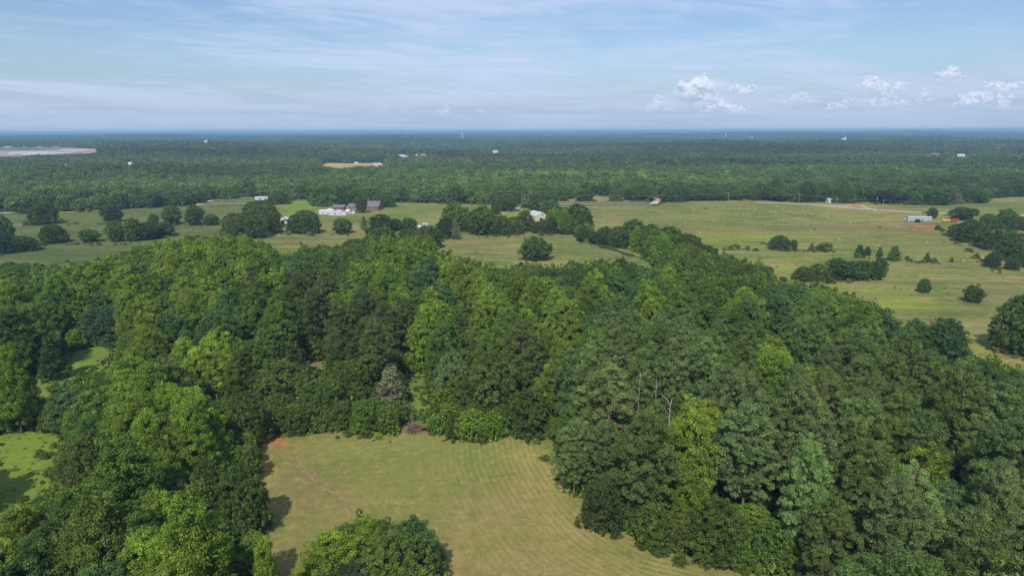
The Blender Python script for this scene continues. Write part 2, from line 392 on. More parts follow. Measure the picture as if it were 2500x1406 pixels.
# --- the mown field in front, with swaths parallel to its curved right edge
EDGE = [at(x, y) for x, y in [(1325, 1040), (1350, 1120), (1385, 1170), (1430, 1225), (1500, 1290), (1600, 1340), (1750, 1376), (1950, 1415), (2100, 1440)]]
def hay_extra(V, px, py):
    P = V[:, :2]; best = np.full(len(P), 1e9)
    for a, b in zip(EDGE, EDGE[1:]):
        A = np.array(a[:2]); B = np.array(b[:2]); t = np.clip(((P - A) @ (B - A)) / ((B - A) @ (B - A)), 0, 1)
        best = np.minimum(best, np.linalg.norm(P - (A + t[:, None] * (B - A)), axis=1))
    topd = np.linalg.norm(P - np.array(at(1325, 1064)[:2]), axis=1)
    top = np.array([p for p in (at(640, 1068)[1], )])[0]
    back = top - V[:, 1]
    w1 = (1 - sstep(best, 16, 38)) * (.55 + .45 * np.sin(V[:, 0] * .09 + V[:, 1] * .05) ** 2)
    return {'row': best, 'rw': w1, 'back': back, 'bw': (1 - sstep(back, 8, 40)) * (1 - w1) * 0.16}
m, t, k, P, b_, c_ = soil_mat('mown_hay', (0.160, 0.178, 0.044), (0.260, 0.208, 0.074), (0.295, 0.190, 0.092), 0.055, 0.42, 2.2, attr=True)
ro = N(t, 'ShaderNodeAttribute', attribute_name='row'); rw = N(t, 'ShaderNodeAttribute', attribute_name='rw')
bk = N(t, 'ShaderNodeAttribute', attribute_name='back'); bw = N(t, 'ShaderNodeAttribute', attribute_name='bw')
for at_, wt, per in ((ro, rw, 1.5), (bk, bw, 2.4)):
    ph = math_(t, 'ADD', math_(t, 'MULTIPLY', at_.outputs['Fac'], 2 * math.pi / per), math_(t, 'MULTIPLY', noise(t, P, 0.07, 4, .6), 2.2))
    s_ = ramp(t, math_(t, 'SINE', ph), -0.1, 1.0)
    br = math_(t, 'MULTIPLY', ramp(t, noise(t, P, 1.3, 6, 0.8, 0.3), 0.36, 0.60, 0.0, 1.0), ramp(t, noise(t, P, 0.09, 3, 0.6), 0.38, 0.60, 0.25, 1.2))
    f_ = math_(t, 'MULTIPLY', math_(t, 'MULTIPLY', s_, br), math_(t, 'MULTIPLY', wt.outputs['Fac'], 0.50))
    k = mixc(t, f_, k, (0.40, 0.33, 0.13))
    dk = math_(t, 'MULTIPLY', ramp(t, math_(t, 'SINE', ph), -0.2, -0.9, 0.0, 0.22), wt.outputs['Fac'])
    k = mixc(t, dk, k, (0.13, 0.155, 0.045))
# scattered straw-coloured and ruddy flecks
fl = ramp(t, noise(t, P, 1.1, 6, 0.8, 0.5), 0.56, 0.68, 0, 0.6)
k = mixc(t, fl, k, (0.36, 0.215, 0.12))
fl = ramp(t, noise(t, P, 0.6, 7, 0.8, 0.9), 0.55, 0.68, 0, 0.5)
k = mixc(t, fl, k, (0.28, 0.265, 0.075))
fl = ramp(t, noise(t, P, 0.45, 7, 0.8, 0.6), 0.50, 0.36, 0, 0.5)
k = mixc(t, fl, k, (0.135, 0.155, 0.045))
finish(m, t, k, c_, 0.5, 0.25)
ystreak = (0.30, 0.26, 0.085)
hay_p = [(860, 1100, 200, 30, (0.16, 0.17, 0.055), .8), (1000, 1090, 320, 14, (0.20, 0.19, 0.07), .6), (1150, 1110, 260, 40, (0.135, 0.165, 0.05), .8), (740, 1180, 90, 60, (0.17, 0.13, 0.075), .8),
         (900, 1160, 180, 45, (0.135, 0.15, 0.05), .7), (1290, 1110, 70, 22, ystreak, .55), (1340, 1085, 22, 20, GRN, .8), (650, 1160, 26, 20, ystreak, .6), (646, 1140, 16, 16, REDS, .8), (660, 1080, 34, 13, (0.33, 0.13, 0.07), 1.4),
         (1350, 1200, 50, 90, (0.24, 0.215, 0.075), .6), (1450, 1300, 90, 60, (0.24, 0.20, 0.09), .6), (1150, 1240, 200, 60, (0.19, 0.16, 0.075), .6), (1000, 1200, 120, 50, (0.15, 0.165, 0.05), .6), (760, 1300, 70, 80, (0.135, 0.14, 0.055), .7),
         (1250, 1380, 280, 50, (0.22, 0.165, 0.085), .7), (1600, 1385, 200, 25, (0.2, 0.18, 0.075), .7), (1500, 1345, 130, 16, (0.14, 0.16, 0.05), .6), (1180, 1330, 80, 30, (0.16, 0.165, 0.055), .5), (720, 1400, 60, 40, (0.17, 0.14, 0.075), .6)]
hay_poly = [(600, 1085), (600, 1050), (700, 1040), (860, 1035), (1000, 1042), (1200, 1045), (1345, 1050), (1370, 1090), (1380, 1130), (1405, 1170), (1430, 1205), (1460, 1245), (1520, 1295), (1600, 1335), (1740, 1370), (1900, 1400), (2050, 1440), (2200, 1500), (1400, 1700), (500, 1700), (560, 1450), (600, 1330), (590, 1200), (600, 1120)]
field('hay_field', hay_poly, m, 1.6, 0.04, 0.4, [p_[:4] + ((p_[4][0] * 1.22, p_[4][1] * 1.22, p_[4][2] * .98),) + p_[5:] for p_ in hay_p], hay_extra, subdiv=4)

def grass_mat(name, c1, c2, c3, s1=0.02, s2=0.22, s3=1.4, streak=0.5):
    m, t, k, P, b, c = soil_mat(name, c1, c2, c3, s1, s2, s3, attr=True)
    # soft streaks along the mowing and grazing direction (roughly across the view)
    sp = N(t, 'ShaderNodeSeparateXYZ'); L(t, P, sp.inputs[0])
    q = noise(t, comb(t, math_(t, 'MULTIPLY', sp.outputs[0], 0.02), math_(t, 'ADD', math_(t, 'MULTIPLY', sp.outputs[1], 0.11), math_(t, 'MULTIPLY', sp.outputs[0], 0.006))), 1.0, 5, 0.65, 0.3)
    k = mixc(t, ramp(t, q, 0.42, 0.66, 0, streak), k, mixc(t, 1.0, k, (1.45, 1.28, 1.15), 'MULTIPLY'))
    k = mixc(t, ramp(t, q, 0.50, 0.30, 0, streak), k, mixc(t, 1.0, k, (0.72, 0.78, 0.80), 'MULTIPLY'))
    fk = ramp(t, noise(t, P, 0.55, 5, 0.75), 0.60, 0.70, 0, 0.45)
    k = mixc(t, fk, k, (0.06, 0.085, 0.025))
    return finish(m, t, k, c, 0.5, 0.4)
M_PAST = grass_mat('pasture_grass', (0.118, 0.160, 0.040), (0.205, 0.200, 0.070), (0.225, 0.165, 0.085), streak=0.85)
M_LFLD = grass_mat('dull_green_field', (0.075, 0.110, 0.036), (0.125, 0.145, 0.050), (0.15, 0.125, 0.055), streak=0.6)
M_MEAD = grass_mat('rank_meadow', (0.13, 0.20, 0.030), (0.17, 0.235, 0.040), (0.10, 0.16, 0.028), 0.05, 0.5, 2.0, 0.3)
rp = [(1500, 515, 120, 8, OLV, .7), (1900, 505, 300, 8, (0.13, 0.155, 0.05), .7), (1700, 540, 200, 12, (0.125, 0.165, 0.045), .7), (1500, 533, 60, 6, BRN, .6), (1720, 560, 260, 7, (0.15, 0.14, 0.06), .6), (1820, 578, 150, 7, LIM, .55),
      (1750, 590, 60, 14, (0.16, 0.21, 0.045), .6), (2100, 560, 160, 10, (0.17, 0.145, 0.075), .7), (2000, 600, 180, 6, (0.16, 0.18, 0.06), .6), (2250, 590, 120, 16, (0.13, 0.16, 0.05), .7), (2150, 545, 80, 8, BRN, .4),
      (2270, 558, 44, 8, (0.27, 0.13, 0.075), 1.1), (2230, 548, 26, 4, (0.27, 0.13, 0.075), 1.0), (2330, 600, 60, 10, (0.17, 0.15, 0.07), .5), (2060, 503, 60, 6, SAND, 1.0), (2100, 507, 45, 5, (0.30, 0.21, 0.10), .9), (2180, 510, 60, 4, BRN, .6), (2400, 500, 120, 10, (0.10, 0.145, 0.045), .9),
      (1950, 660, 80, 12, LIM, .5), (1800, 645, 60, 10, LIM, .5), (2100, 645, 300, 3, BRN, .4), (2250, 660, 150, 8, (0.12, 0.155, 0.045), .6), (2350, 672, 160, 6, (0.2, 0.21, 0.085), .5), (2420, 720, 80, 30, (0.155, 0.145, 0.075), .7),
      (2130, 715, 90, 10, (0.15, 0.21, 0.04), .8), (2200, 745, 90, 12, (0.18, 0.25, 0.035), .9), (2280, 760, 60, 8, LIM, .6), (2120, 735, 40, 10, BRN, .5), (2330, 765, 150, 14, (0.10, 0.13, 0.045), .7), (2300, 790, 160, 14, (0.18, 0.17, 0.075), .6),
      (2430, 845, 60, 14, LIM, .6), (2450, 862, 20, 6, REDS, .7), (2250, 690, 60, 6, BRN, .6), (2200, 660, 60, 3, SAND, .4), (2480, 575, 30, 8, REDS, .6), (2420, 580, 30, 16, SAND, .6)]
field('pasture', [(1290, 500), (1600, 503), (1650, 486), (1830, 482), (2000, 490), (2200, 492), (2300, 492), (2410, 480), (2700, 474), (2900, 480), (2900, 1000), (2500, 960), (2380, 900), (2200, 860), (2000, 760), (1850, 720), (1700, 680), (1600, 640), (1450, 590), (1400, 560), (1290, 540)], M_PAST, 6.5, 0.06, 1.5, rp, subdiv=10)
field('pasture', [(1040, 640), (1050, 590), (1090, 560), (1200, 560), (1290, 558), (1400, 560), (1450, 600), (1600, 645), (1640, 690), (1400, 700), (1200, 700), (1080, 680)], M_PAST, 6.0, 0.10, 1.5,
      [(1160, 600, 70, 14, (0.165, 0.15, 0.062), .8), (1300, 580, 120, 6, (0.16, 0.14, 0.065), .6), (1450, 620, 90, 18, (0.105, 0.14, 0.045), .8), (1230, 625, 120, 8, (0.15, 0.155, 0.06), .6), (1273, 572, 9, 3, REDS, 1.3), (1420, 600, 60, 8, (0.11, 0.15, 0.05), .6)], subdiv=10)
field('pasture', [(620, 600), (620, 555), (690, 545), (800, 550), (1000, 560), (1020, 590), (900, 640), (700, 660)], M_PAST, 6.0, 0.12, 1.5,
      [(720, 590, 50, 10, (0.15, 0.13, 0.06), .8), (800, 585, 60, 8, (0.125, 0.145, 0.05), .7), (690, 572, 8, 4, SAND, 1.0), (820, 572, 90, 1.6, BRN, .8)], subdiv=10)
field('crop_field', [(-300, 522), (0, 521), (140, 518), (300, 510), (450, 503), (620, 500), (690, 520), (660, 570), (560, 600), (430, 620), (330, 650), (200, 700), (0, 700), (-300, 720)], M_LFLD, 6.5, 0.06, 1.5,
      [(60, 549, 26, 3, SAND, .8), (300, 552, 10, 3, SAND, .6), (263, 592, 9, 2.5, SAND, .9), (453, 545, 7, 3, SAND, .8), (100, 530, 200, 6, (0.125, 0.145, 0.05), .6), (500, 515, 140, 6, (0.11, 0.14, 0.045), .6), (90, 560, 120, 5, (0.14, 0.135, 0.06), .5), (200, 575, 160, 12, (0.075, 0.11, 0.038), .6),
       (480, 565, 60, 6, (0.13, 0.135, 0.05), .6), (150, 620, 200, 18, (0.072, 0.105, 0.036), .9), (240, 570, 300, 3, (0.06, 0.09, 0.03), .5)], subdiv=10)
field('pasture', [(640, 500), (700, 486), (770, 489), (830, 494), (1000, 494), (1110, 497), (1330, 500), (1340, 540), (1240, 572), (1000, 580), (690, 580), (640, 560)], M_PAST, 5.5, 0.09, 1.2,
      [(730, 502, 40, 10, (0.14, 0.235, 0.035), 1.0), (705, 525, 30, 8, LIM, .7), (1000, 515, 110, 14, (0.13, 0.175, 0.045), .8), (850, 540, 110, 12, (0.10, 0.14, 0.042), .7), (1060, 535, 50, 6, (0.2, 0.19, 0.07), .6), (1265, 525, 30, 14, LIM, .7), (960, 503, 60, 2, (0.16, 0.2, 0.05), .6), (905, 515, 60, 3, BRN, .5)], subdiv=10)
field('meadow', [(-400, 1070), (0, 1046), (60, 1038), (130, 1036), (180, 1060), (160, 1100), (140, 1150), (135, 1200), (100, 1240), (0, 1300), (-400, 1400)], M_MEAD, 3.0, 0.04, .6, [(60, 1090, 60, 20, (0.14, 0.22, 0.03), .6), (40, 1180, 60, 30, (0.18, 0.23, 0.05), .5)], subdiv=5)
field('meadow', [(30, 960), (60, 900), (130, 870), (170, 835), (320, 835), (300, 880), (260, 920), (180, 960), (90, 990)], M_MEAD, 3.0, 0.04, .6, [(210, 870, 60, 10, (0.115, 0.165, 0.045), .8), (150, 910, 60, 8, (0.2, 0.2, 0.08), .7), (230, 890, 40, 5, LIM, .6), (90, 950, 40, 15, (0.16, 0.18, 0.065), .7)], subdiv=5)
field('meadow', [(960, 912), (1060, 908), (1070, 1010), (1050, 1050), (1010, 1050), (980, 960)], M_MEAD, 3.0, 0.04, .6, [(1010, 950, 60, 60, (0.115, 0.175, 0.04), .8), (1010, 922, 60, 5, (0.18, 0.17, 0.06), .5)], subdiv=5)
field('bare_ground', [(725, 879), (800, 878), (800, 915), (750, 910)], finish(*(lambda q: (q[0], q[1], q[2], q[5]))(soil_mat('tan_ground', (0.20, 0.17, 0.08), (0.16, 0.17, 0.06), (0.3, 0.14, 0.07), .1, .4, 2))), 4, 0.04, .3, subdiv=5)
M_DRY = grass_mat('dry_grass', (0.22, 0.19, 0.085), (0.25, 0.205, 0.09), (0.16, 0.16, 0.06))
field('dry_pasture', [(1350, 496), (1355, 474), (1625, 475), (1592, 496)], M_DRY, 8, 0.08, 1.5, [(1450, 492, 200, 3, (0.16, 0.17, 0.06), .5)], subdiv=12)
field('dry_pasture', [(782, 412), (784, 398), (945, 396), (945, 410), (830, 413)], grass_mat('far_dry_grass', (0.42, 0.33, 0.15), (0.40, 0.30, 0.14), (0.3, 0.27, 0.12)), 25, 0.3, 2, [(920, 402, 12, 6, REDS, .6), (860, 405, 40, 1.5, GRN, .5)], subdiv=30)
field('vineyard_ground', [(478, 501), (515, 487), (600, 478), (626, 486), (622, 499)], M_PAST, 8, 0.08, 1.0, [(560, 490, 90, 12, (0.13, 0.155, 0.05), .7)], subdiv=12)
for (x, y, hw, hh) in FAR_SPOTS[2:3] + FAR_SPOTS[7:8] + FAR_SPOTS[9:11] + FAR_SPOTS[15:18] + FAR_SPOTS[23:32]:
    field('far_clearing', [(x - hw, y + 1.5), (x - hw, y - hh * .7), (x + hw, y - hh * .7), (x + hw, y + 1.5)], M_DRY, 40, 0.4, 2, [(x, y, 50, 10, (0.2, 0.2, 0.09), .6)], subdiv=40)

M_PATH = solid('worn_path', (0.23, 0.175, 0.09), 0.95, 0.35, 0.3)
PATHS = [[(2060, 640), (2160, 642), (2280, 646), (2400, 652)], [(2255, 690), (2330, 684), (2420, 682), (2520, 683)], [(1900, 560), (2050, 556), (2190, 552)], [(2290, 728), (2350, 742), (2420, 750)], [(700, 574), (800, 573), (960, 575)],
         [(20, 552), (60, 549), (110, 551)], [(1130, 590), (1200, 584), (1270, 574)], [(1450, 533), (1520, 530), (1600, 534)], [(680, 566), (672, 572), (684, 580)]]
# --- quarry lake far to the left
M_REDB = solid('red_bank', (0.36, 0.24, 0.17), 0.95, 0.25, 0.02)
M_WATER = solid('pale_water', (0.48, 0.46, 0.43), 0.5, 0.05, 0.01, spec=0.5)
M_SCRUB = solid('green_scrub', (0.10, 0.14, 0.06), 0.95, 0.2, 0.02)
field('quarry_ground', [(-200, 386), (-200, 357), (0, 357.5), (120, 358.5), (200, 361), (243, 364.5), (246, 371), (215, 376), (150, 379), (60, 384)], M_REDB, 60, 0.5, 3, subdiv=60)
field('scrub', [(-200, 369), (-200, 360.5), (40, 361), (100, 362), (160, 364.5), (120, 367), (60, 368)], M_SCRUB, 60, 0.9, 3, subdiv=60)
field('sandbar', [(120, 369.4), (170, 367.2), (225, 367.4), (238, 369.6), (200, 371.0), (150, 370.8)], solid('pale_sand', (0.60, 0.48, 0.40), .95, .1, .02), 60, 1.2, 1, subdiv=60)
field('lake_water', [(15, 378), (30, 372.5), (120, 371.5), (180, 373), (205, 374.5), (150, 378), (60, 383)], M_WATER, 60, 1.2, 2, subdiv=60)

# --- roads and tracks: ribbons on the ground
def ribbon(name, pix, width, mat, lift=0.2, wob=0.0, step=8.0, cat=None, label=None, kind='structure'):
    P = [at(x, y) for x, y in pix]; pts = []
    for a, b in zip(P, P[1:]):
        n = max(1, int((b - a).length / step))
        pts += [a.lerp(b, q / n) for q in range(n)]
    pts.append(P[-1])
    # smooth
    for _ in range(4): pts = [pts[0]] + [(pts[q - 1] + pts[q] * 2 + pts[q + 1]) / 4 for q in range(1, len(pts) - 1)] + [pts[-1]]
    mb = MB(); n = len(pts); V = []
    for q, p in enumerate(pts):
        d = pts[min(q + 1, n - 1)] - pts[max(q - 1, 0)]; d.z = 0; d.normalize(); s = Vector((-d.y, d.x, 0))
        ww = width / 2 * (1 + wob * math.sin(q * 1.7) * 0.5)
        for e in (1, 0, -1):
            c = p + s * ww * e; V.append((c.x, c.y, float(H(c.x, c.y)) + lift + (0.02 if e == 0 else 0)))
    Fq = []
    for q in range(n - 1):
        for e in (0, 1):
            a = q * 3 + e; Fq.append((a, a + 1, a + 4, a + 3))
    Fq = np.array(Fq); V = np.array(V)
    nz = np.cross(V[Fq[:, 1]] - V[Fq[:, 0]], V[Fq[:, 2]] - V[Fq[:, 0]])[:, 2]
    Fq[nz < 0] = Fq[nz < 0][:, ::-1]
    return tag(link(name, mesh_np(name, V, Fq, [mat])), kind=kind)
M_ROAD = solid('worn_asphalt', (0.46, 0.43, 0.38), 0.9, 0.1, 0.3)
M_DIRT = solid('pale_dirt', (0.50, 0.40, 0.29), 0.95, 0.2, 0.3)
M_TRACK = solid('ruddy_track', (0.25, 0.165, 0.085), 0.95, 0.45, 0.35)
ribbon('road', [(-120, 520), (0, 520), (75, 519), (160, 517)], 7, M_ROAD)
ribbon('road', [(440, 502.5), (520, 500), (640, 497)], 4, M_ROAD, 0.25)
ribbon('road', [(890, 495.3), (960, 496), (1090, 498.5), (1200, 501), (1280, 501), (1370, 498.5), (1480, 499), (1592, 499.5)], 5.2, M_ROAD)
ribbon('road', [(1845, 494.5), (1900, 496), (2000, 500.5), (2100, 510), (2200, 517), (2280, 521), (2340, 523)], 6, M_ROAD)
ribbon('road', [(2440, 527), (2560, 528)], 7, M_ROAD, 0.3)
ribbon('driveway', [(478, 501), (495, 496), (512, 491), (520, 489)], 7, M_DIRT, 0.3)
for o_ in (-1.2, 1.2): ribbon('driveway', [(1222 + o_ * 1.2, 523), (1245 + o_, 518), (1262 + o_, 510), (1279 + o_, 502.5)], 1.9, M_DIRT, 0.35)
for o_ in (-4, 4): ribbon('dirt_track', [(1595 + o_, 499), (1607 + o_, 490), (1616 + o_ * .8, 481)], 4.5, M_DIRT, 0.3)
for o_ in (0, 9): ribbon('wheel_track', [(640 + o_, 1074), (690 + o_ * 1.5, 1112), (760 + o_ * 2, 1165), (830 + o_ * 2.4, 1228), (890 + o_ * 3, 1290)], 0.42, M_TRACK, 0.045, 0.6, 3.0)
ribbon('dirt_track', [(2100, 503), (2120, 510), (2140, 516)], 3, M_DIRT, 0.35)
for q_ in PATHS: ribbon('cattle_path', q_, 0.9, M_PATH, 0.22, 1.0, 6.0)
ribbon('dirt_track', [(2215, 538), (2196, 535), (2195, 545), (2225, 552), (2260, 566)], 2, M_TRACK, 0.35)

# ------------------------------------------------------------------ tree prototypes
def sphere_dirs(r, n, zmin=-1.0):
    z = r.uniform(zmin, 1, n); a = r.uniform(0, 2 * np.pi, n); s = np.sqrt(1 - z * z)
    return np.stack([s * np.cos(a), s * np.sin(a), z], -1)
def leaf_quads(r, P, Nn, size, asp=0.62, bend=0.25):
    """one bent kite per leaf spray"""
    n = len(P); Nn = Nn / np.linalg.norm(Nn, axis=1)[:, None]
    q = r.normal(size=(n, 3)); a = np.cross(Nn, q); a /= np.linalg.norm(a, axis=1)[:, None] + 1e-9
    b = np.cross(Nn, a); s = (size * r.uniform(.7, 1.3, n))[:, None]
    v0 = P - a * s; v1 = P - b * s * asp + Nn * s * bend * .4; v2 = P + a * s - Nn * s * bend; v3 = P + b * s * asp + Nn * s * bend * .4
    V = np.stack([v0, v1, v2, v3], 1).reshape(-1, 3)
    return V, np.arange(4 * n).reshape(n, 4)
def skeleton(r, kind, Ht, Rc, base, prof, npr, rp):
    """centres and radii of the big leaf masses"""
    Cn, Rr = [], []
    for k in range(npr):
        t = (k + .5) / npr; t = t ** (0.85 if kind != 'oak' else 0.7)
        rad = rp * r.uniform(.75, 1.25) * (0.65 + 0.35 * prof(t))
        env = Rc * prof(t)
        a = k * 2.39996 + r.uniform(-.4, .4)
        ro = max(0.0, env - rad * .75) * (r.uniform(.35, 1.0) ** .45)
        Cn.append((ro * math.cos(a), ro * math.sin(a), base + (Ht - base - rad * .7) * t)); Rr.append(rad)
    Cn = np.array(Cn); Rr = np.array(Rr)
    return Cn, Rr
def crown_np(r, Cn, Rr, nsec, rsec, nleaf, leaf, flat=0.85, inner=.72, zmin=-.75, asp=.62, up=.35, out=.9, jn=.5):
    S, SR, SV = [], [], []
    for i in range(len(Cn)):
        n = max(3, int(nsec * (Rr[i] / Rr.mean()) ** 2))
        d = sphere_dirs(r, n, zmin)
        p = Cn[i] + d * Rr[i] * r.uniform(.72, 1.12, n)[:, None] * np.array([1, 1, flat])
        keep = np.ones(n, bool)
        for j in range(len(Cn)):
            if j != i: keep &= np.linalg.norm((p - Cn[j]) / np.array([1, 1, flat]), axis=1) > Rr[j] * inner
        p = p[keep]; rag = r.random(len(p)) < .13; v_ = p - Cn[i]; p[rag] += (v_ / (np.linalg.norm(v_, axis=1)[:, None] + 1e-6))[rag] * r.uniform(.4, 1.3, (int(rag.sum()), 1)) * min(1.0, rsec * 1.3); S.append(p); SR.append(rsec * r.uniform(.42, 1.45, len(p))); SV.append(np.clip(r.normal(.42, .2, len(p)) + r.normal(0, .08), 0, 1))
    S = np.concatenate(S); SR = np.concatenate(SR); SV = np.concatenate(SV)
    wt = SR ** 2; wt /= wt.sum(); idx = r.choice(len(S), nleaf, p=wt)
    d = sphere_dirs(r, nleaf, -.8)
    P = S[idx] + d * (SR[idx] * r.uniform(.25, 1, nleaf) ** .35)[:, None] * np.array([1, 1, .85])
    Nn = d * out + r.normal(size=(nleaf, 3)) * jn + np.array([0, 0, up])
    V, Fq = leaf_quads(r, P, Nn, leaf, asp)
    var = np.clip(SV[idx] + r.normal(0, .13, nleaf), 0, 1)
    return V, Fq, np.repeat(var, 4), S
def trunk_mesh(name, r, Ht, Cn, rad, mat, top=.85, twigs=None, lean=.6):
    mb = MB(); n = 7
    zt = Ht * top
    pts = [(math.sin(q * 1.3 + r.uniform(0, 1)) * .04 * q * lean, math.cos(q * 1.7) * .04 * q * lean, zt * q / n - (0.5 if q == 0 else 0)) for q in range(n + 1)]
    mb.tube(pts, [rad * (1.25 - .35 * min(q, 1)) * (1 - .82 * q / n) for q in range(n + 1)], 7)
    for i in range(len(Cn)):
        c = Vector(Cn[i]); z0 = max(Ht * .18, c.z - (math.hypot(c.x, c.y) * .8 + .8)); z0 = min(z0, zt * .95)
        p0 = Vector((0, 0, z0)); m_ = p0.lerp(c, .5) + Vector((0, 0, -.06 * (c - p0).length))
        k = rad * (1 - .7 * z0 / zt)
        mb.tube([p0, m_, c], [k * .42, k * .27, k * .10], 5, False)
    if twigs is not None:
        for p in twigs:
            p = Vector(p); c = min((Vector(c) for c in Cn), key=lambda q: (q - p).length)
            mb.tube([c, p], [rad * .08, rad * .03], 3, False)
    return mb.mesh(name, mat, True)
PROF = {
    'poplar': lambda t: max(.12, math.sin(math.pi * min(1, (t * .80 + .24))) ** .75),
    'oak': lambda t: math.sqrt(max(.05, 1 - (max(0, t - .12) / .92) ** 2.2)),
    'pine': lambda t: max(.15, math.sin(math.pi * (t * .78 + .20)) ** .7),
    'cedar': lambda t: max(.08, (1 - t) ** .75 * (0.72 + .28 * min(1, t * 6))),
    'round': lambda t: max(.2, math.sin(math.pi * (t * .84 + .10)) ** .55),
    'shrub': lambda t: max(.2, math.sqrt(max(0, 1 - t ** 2))),
}
# kind: height, radius, crown base, number of masses, mass radius, sprays per mass, spray radius, leaves, leaf size
SPEC = {
    'poplar': (23, 7.0, 4.0, 28, 2.9, 46, 0.78, 66000, .165),
    'round':  (17, 6.5, 1.5, 26, 2.8, 50, 0.68, 54000, .158),
    'oak':    (14, 8.5, 0.6, 36, 3.0, 62, 0.54, 66000, .15),
    'pine':   (27, 6.2, 6.5, 46, 1.9, 18, 0.62, 54000, .15),
    'cedar':  (11, 3.6, 0.2, 22, 1.4, 26, 0.48, 12000, .17),
    'shrub':  (3.2, 2.4, 0.0, 9, 1.2, 14, 0.50, 3200, .18),
}
MATT = {'pine': M_PBARK}
def make_proto(kind, seed, lod=0):
    r = np.random.default_rng(seed * 31 + len(kind) + ord(kind[1]))
    Ht, Rc, base, npr, rp, nsec, rsec, nleaf, leaf = SPEC[kind]
    Ht *= r.uniform(.94, 1.06)
    Cn, Rr = skeleton(r, kind, Ht, Rc, base, PROF[kind], npr, rp)
    # lopsided crown: no two variants share an outline
    ang = np.arctan2(Cn[:, 1], Cn[:, 0]); sc_ = 1 + .16 * np.sin(ang + r.uniform(0, 6)) + .10 * np.sin(2 * ang + r.uniform(0, 6))
    Cn[:, 0] *= sc_; Cn[:, 1] *= sc_
    if lod == .5: nleaf, leaf = int(nleaf * .34), leaf * 1.65
    if lod == 1: nleaf, leaf, nsec, rsec = int(nleaf * .09), leaf * 3.1, nsec // 2, rsec * 1.25
    if lod == 2: nleaf, leaf, nsec, rsec = int(nleaf * .014), leaf * 7.2, 7, rsec * 1.6
    kw = dict(pine=dict(flat=.55, inner=.9, zmin=-.4, asp=.45, up=.75), cedar=dict(flat=1.1, inner=.6, zmin=-.9, up=.15, asp=.5), oak=dict(flat=.8, up=.4)).get(kind, {})
    if lod >= 1: kw['jn'] = .26
    V, Fq, var, S = crown_np(r, Cn, Rr, nsec, rsec, nleaf, leaf, **kw)
    V[:, 2] = np.maximum(V[:, 2], 0.05)
    # the same leaf count drawn at the height the spec gives
    tr = None
    if lod < 1:
        rad = {'poplar': .38, 'round': .36, 'oak': .48, 'pine': .34, 'cedar': .18, 'shrub': .06}[kind]
        tr = trunk_mesh(kind + '_trunk', r, Ht, Cn, rad, MATT.get(kind, M_BARK), .93 if kind in ('pine', 'cedar') else .7, S[r.choice(len(S), 90)] if kind == 'pine' else None)
    me = mesh_np(kind + '_crown', V, Fq, [M_LEAF], attrs={'var': var})
    return dict(kind=kind, crown=me, trunk=tr, H=Ht, R=Rc, lod=lod)
NV = {'poplar': 5, 'round': 4, 'oak': 4, 'pine': 5, 'cedar': 2, 'shrub': 2}
PROTO = {k: [make_proto(k, s) for s in range(n)] for k, n in NV.items()}
PROTO_M = {k: [make_proto(k, s + 40, .5) for s in range(min(n, 4) if k != 'shrub' else 2)] for k, n in NV.items()}
NM = {k: len(v) for k, v in PROTO_M.items()}
def join_np(parts):
    """parts: list of (mesh, material slot)"""
    Vs, Fs, A, mi, off = [], [], [], [], 0
    return parts
def dead_tree_mesh(seed, Ht, rad, branches, spread, depth=3, mat=M_DEAD, start=.35, up=.5):
    r = random.Random(seed); mb = MB()
    pts = [Vector((0, 0, -.3))]
    for q in range(1, 8): pts.append(pts[-1] + Vector((r.uniform(-.12, .12), r.uniform(-.12, .12), Ht / 7)))
    mb.tube(pts, [rad * (1 - .75 * q / 7) for q in range(8)], 7)
    def br(p, d, l, rr_, dep):
        e = p + d * l * .5 + Vector((0, 0, r.uniform(-.05, .1) * l)); e2 = p + d * l + Vector((0, 0, r.uniform(0, .25) * l))
        mb.tube([p, e, e2], [rr_, rr_ * .7, rr_ * .25], 4, False)
        if dep:
            for _ in range(3):
                dd = (d + Vector((r.uniform(-.8, .8), r.uniform(-.8, .8), r.uniform(-.2, .7)))).normalized()
                br(e.lerp(e2, r.random()), dd, l * r.uniform(.4, .65), rr_ * .5, dep - 1)
    for b in range(branches):
        f = start + (1 - start) * (b + r.random()) / branches; p = pts[0].lerp(pts[-1], min(f, .98)); a = b * 2.4 + r.uniform(-.5, .5)
        br(Vector((pts[int(f * 7)].x, pts[int(f * 7)].y, p.z)), Vector((math.cos(a), math.sin(a), up)).normalized(), spread * (1.15 - f * .7) * r.uniform(.6, 1.2), rad * .32, depth - 1)
    return mb

# ------------------------------------------------------------------ foliage colours
T = dict(lime=(.200, .268, .034), poplar=(.168, .240, .032), bright=(.190, .265, .032), green=(.112, .172, .032), olive=(.112, .146, .034), dark=(.082, .122, .032),
         blue=(.066, .118, .062), bgreen=(.094, .160, .056), pine=(.128, .182, .052), dpine=(.104, .130, .046), grey=(.23, .24, .15), gpine=(.160, .218, .078), black=(.066, .092, .032))
T = {k_: (c_[0] * 1.04 + .022, c_[1] * 1.08 + .036, c_[2] * 1.05 + .010) for k_, c_ in T.items()}
WORD = dict(lime='yellow-green', poplar='fresh green', bright='bright green', green='mid green', olive='olive green', dark='dark green', blue='blue-green', bgreen='bluish green',
            pine='grey-green', dpine='brownish green', grey='silver-grey', gpine='pale grey-green', black='blackish green')
KW = dict(poplar='tall tree', round='round tree', oak='spreading oak', pine='pine', cedar='cedar', shrub='bush')
KN = dict(poplar='broadleaf_tree', round='broadleaf_tree', oak='oak_tree', pine='pine_tree', cedar='cedar_tree', shrub='bush')
KC = dict(poplar='tree', round='tree', oak='tree', pine='tree', cedar='tree', shrub='bush')
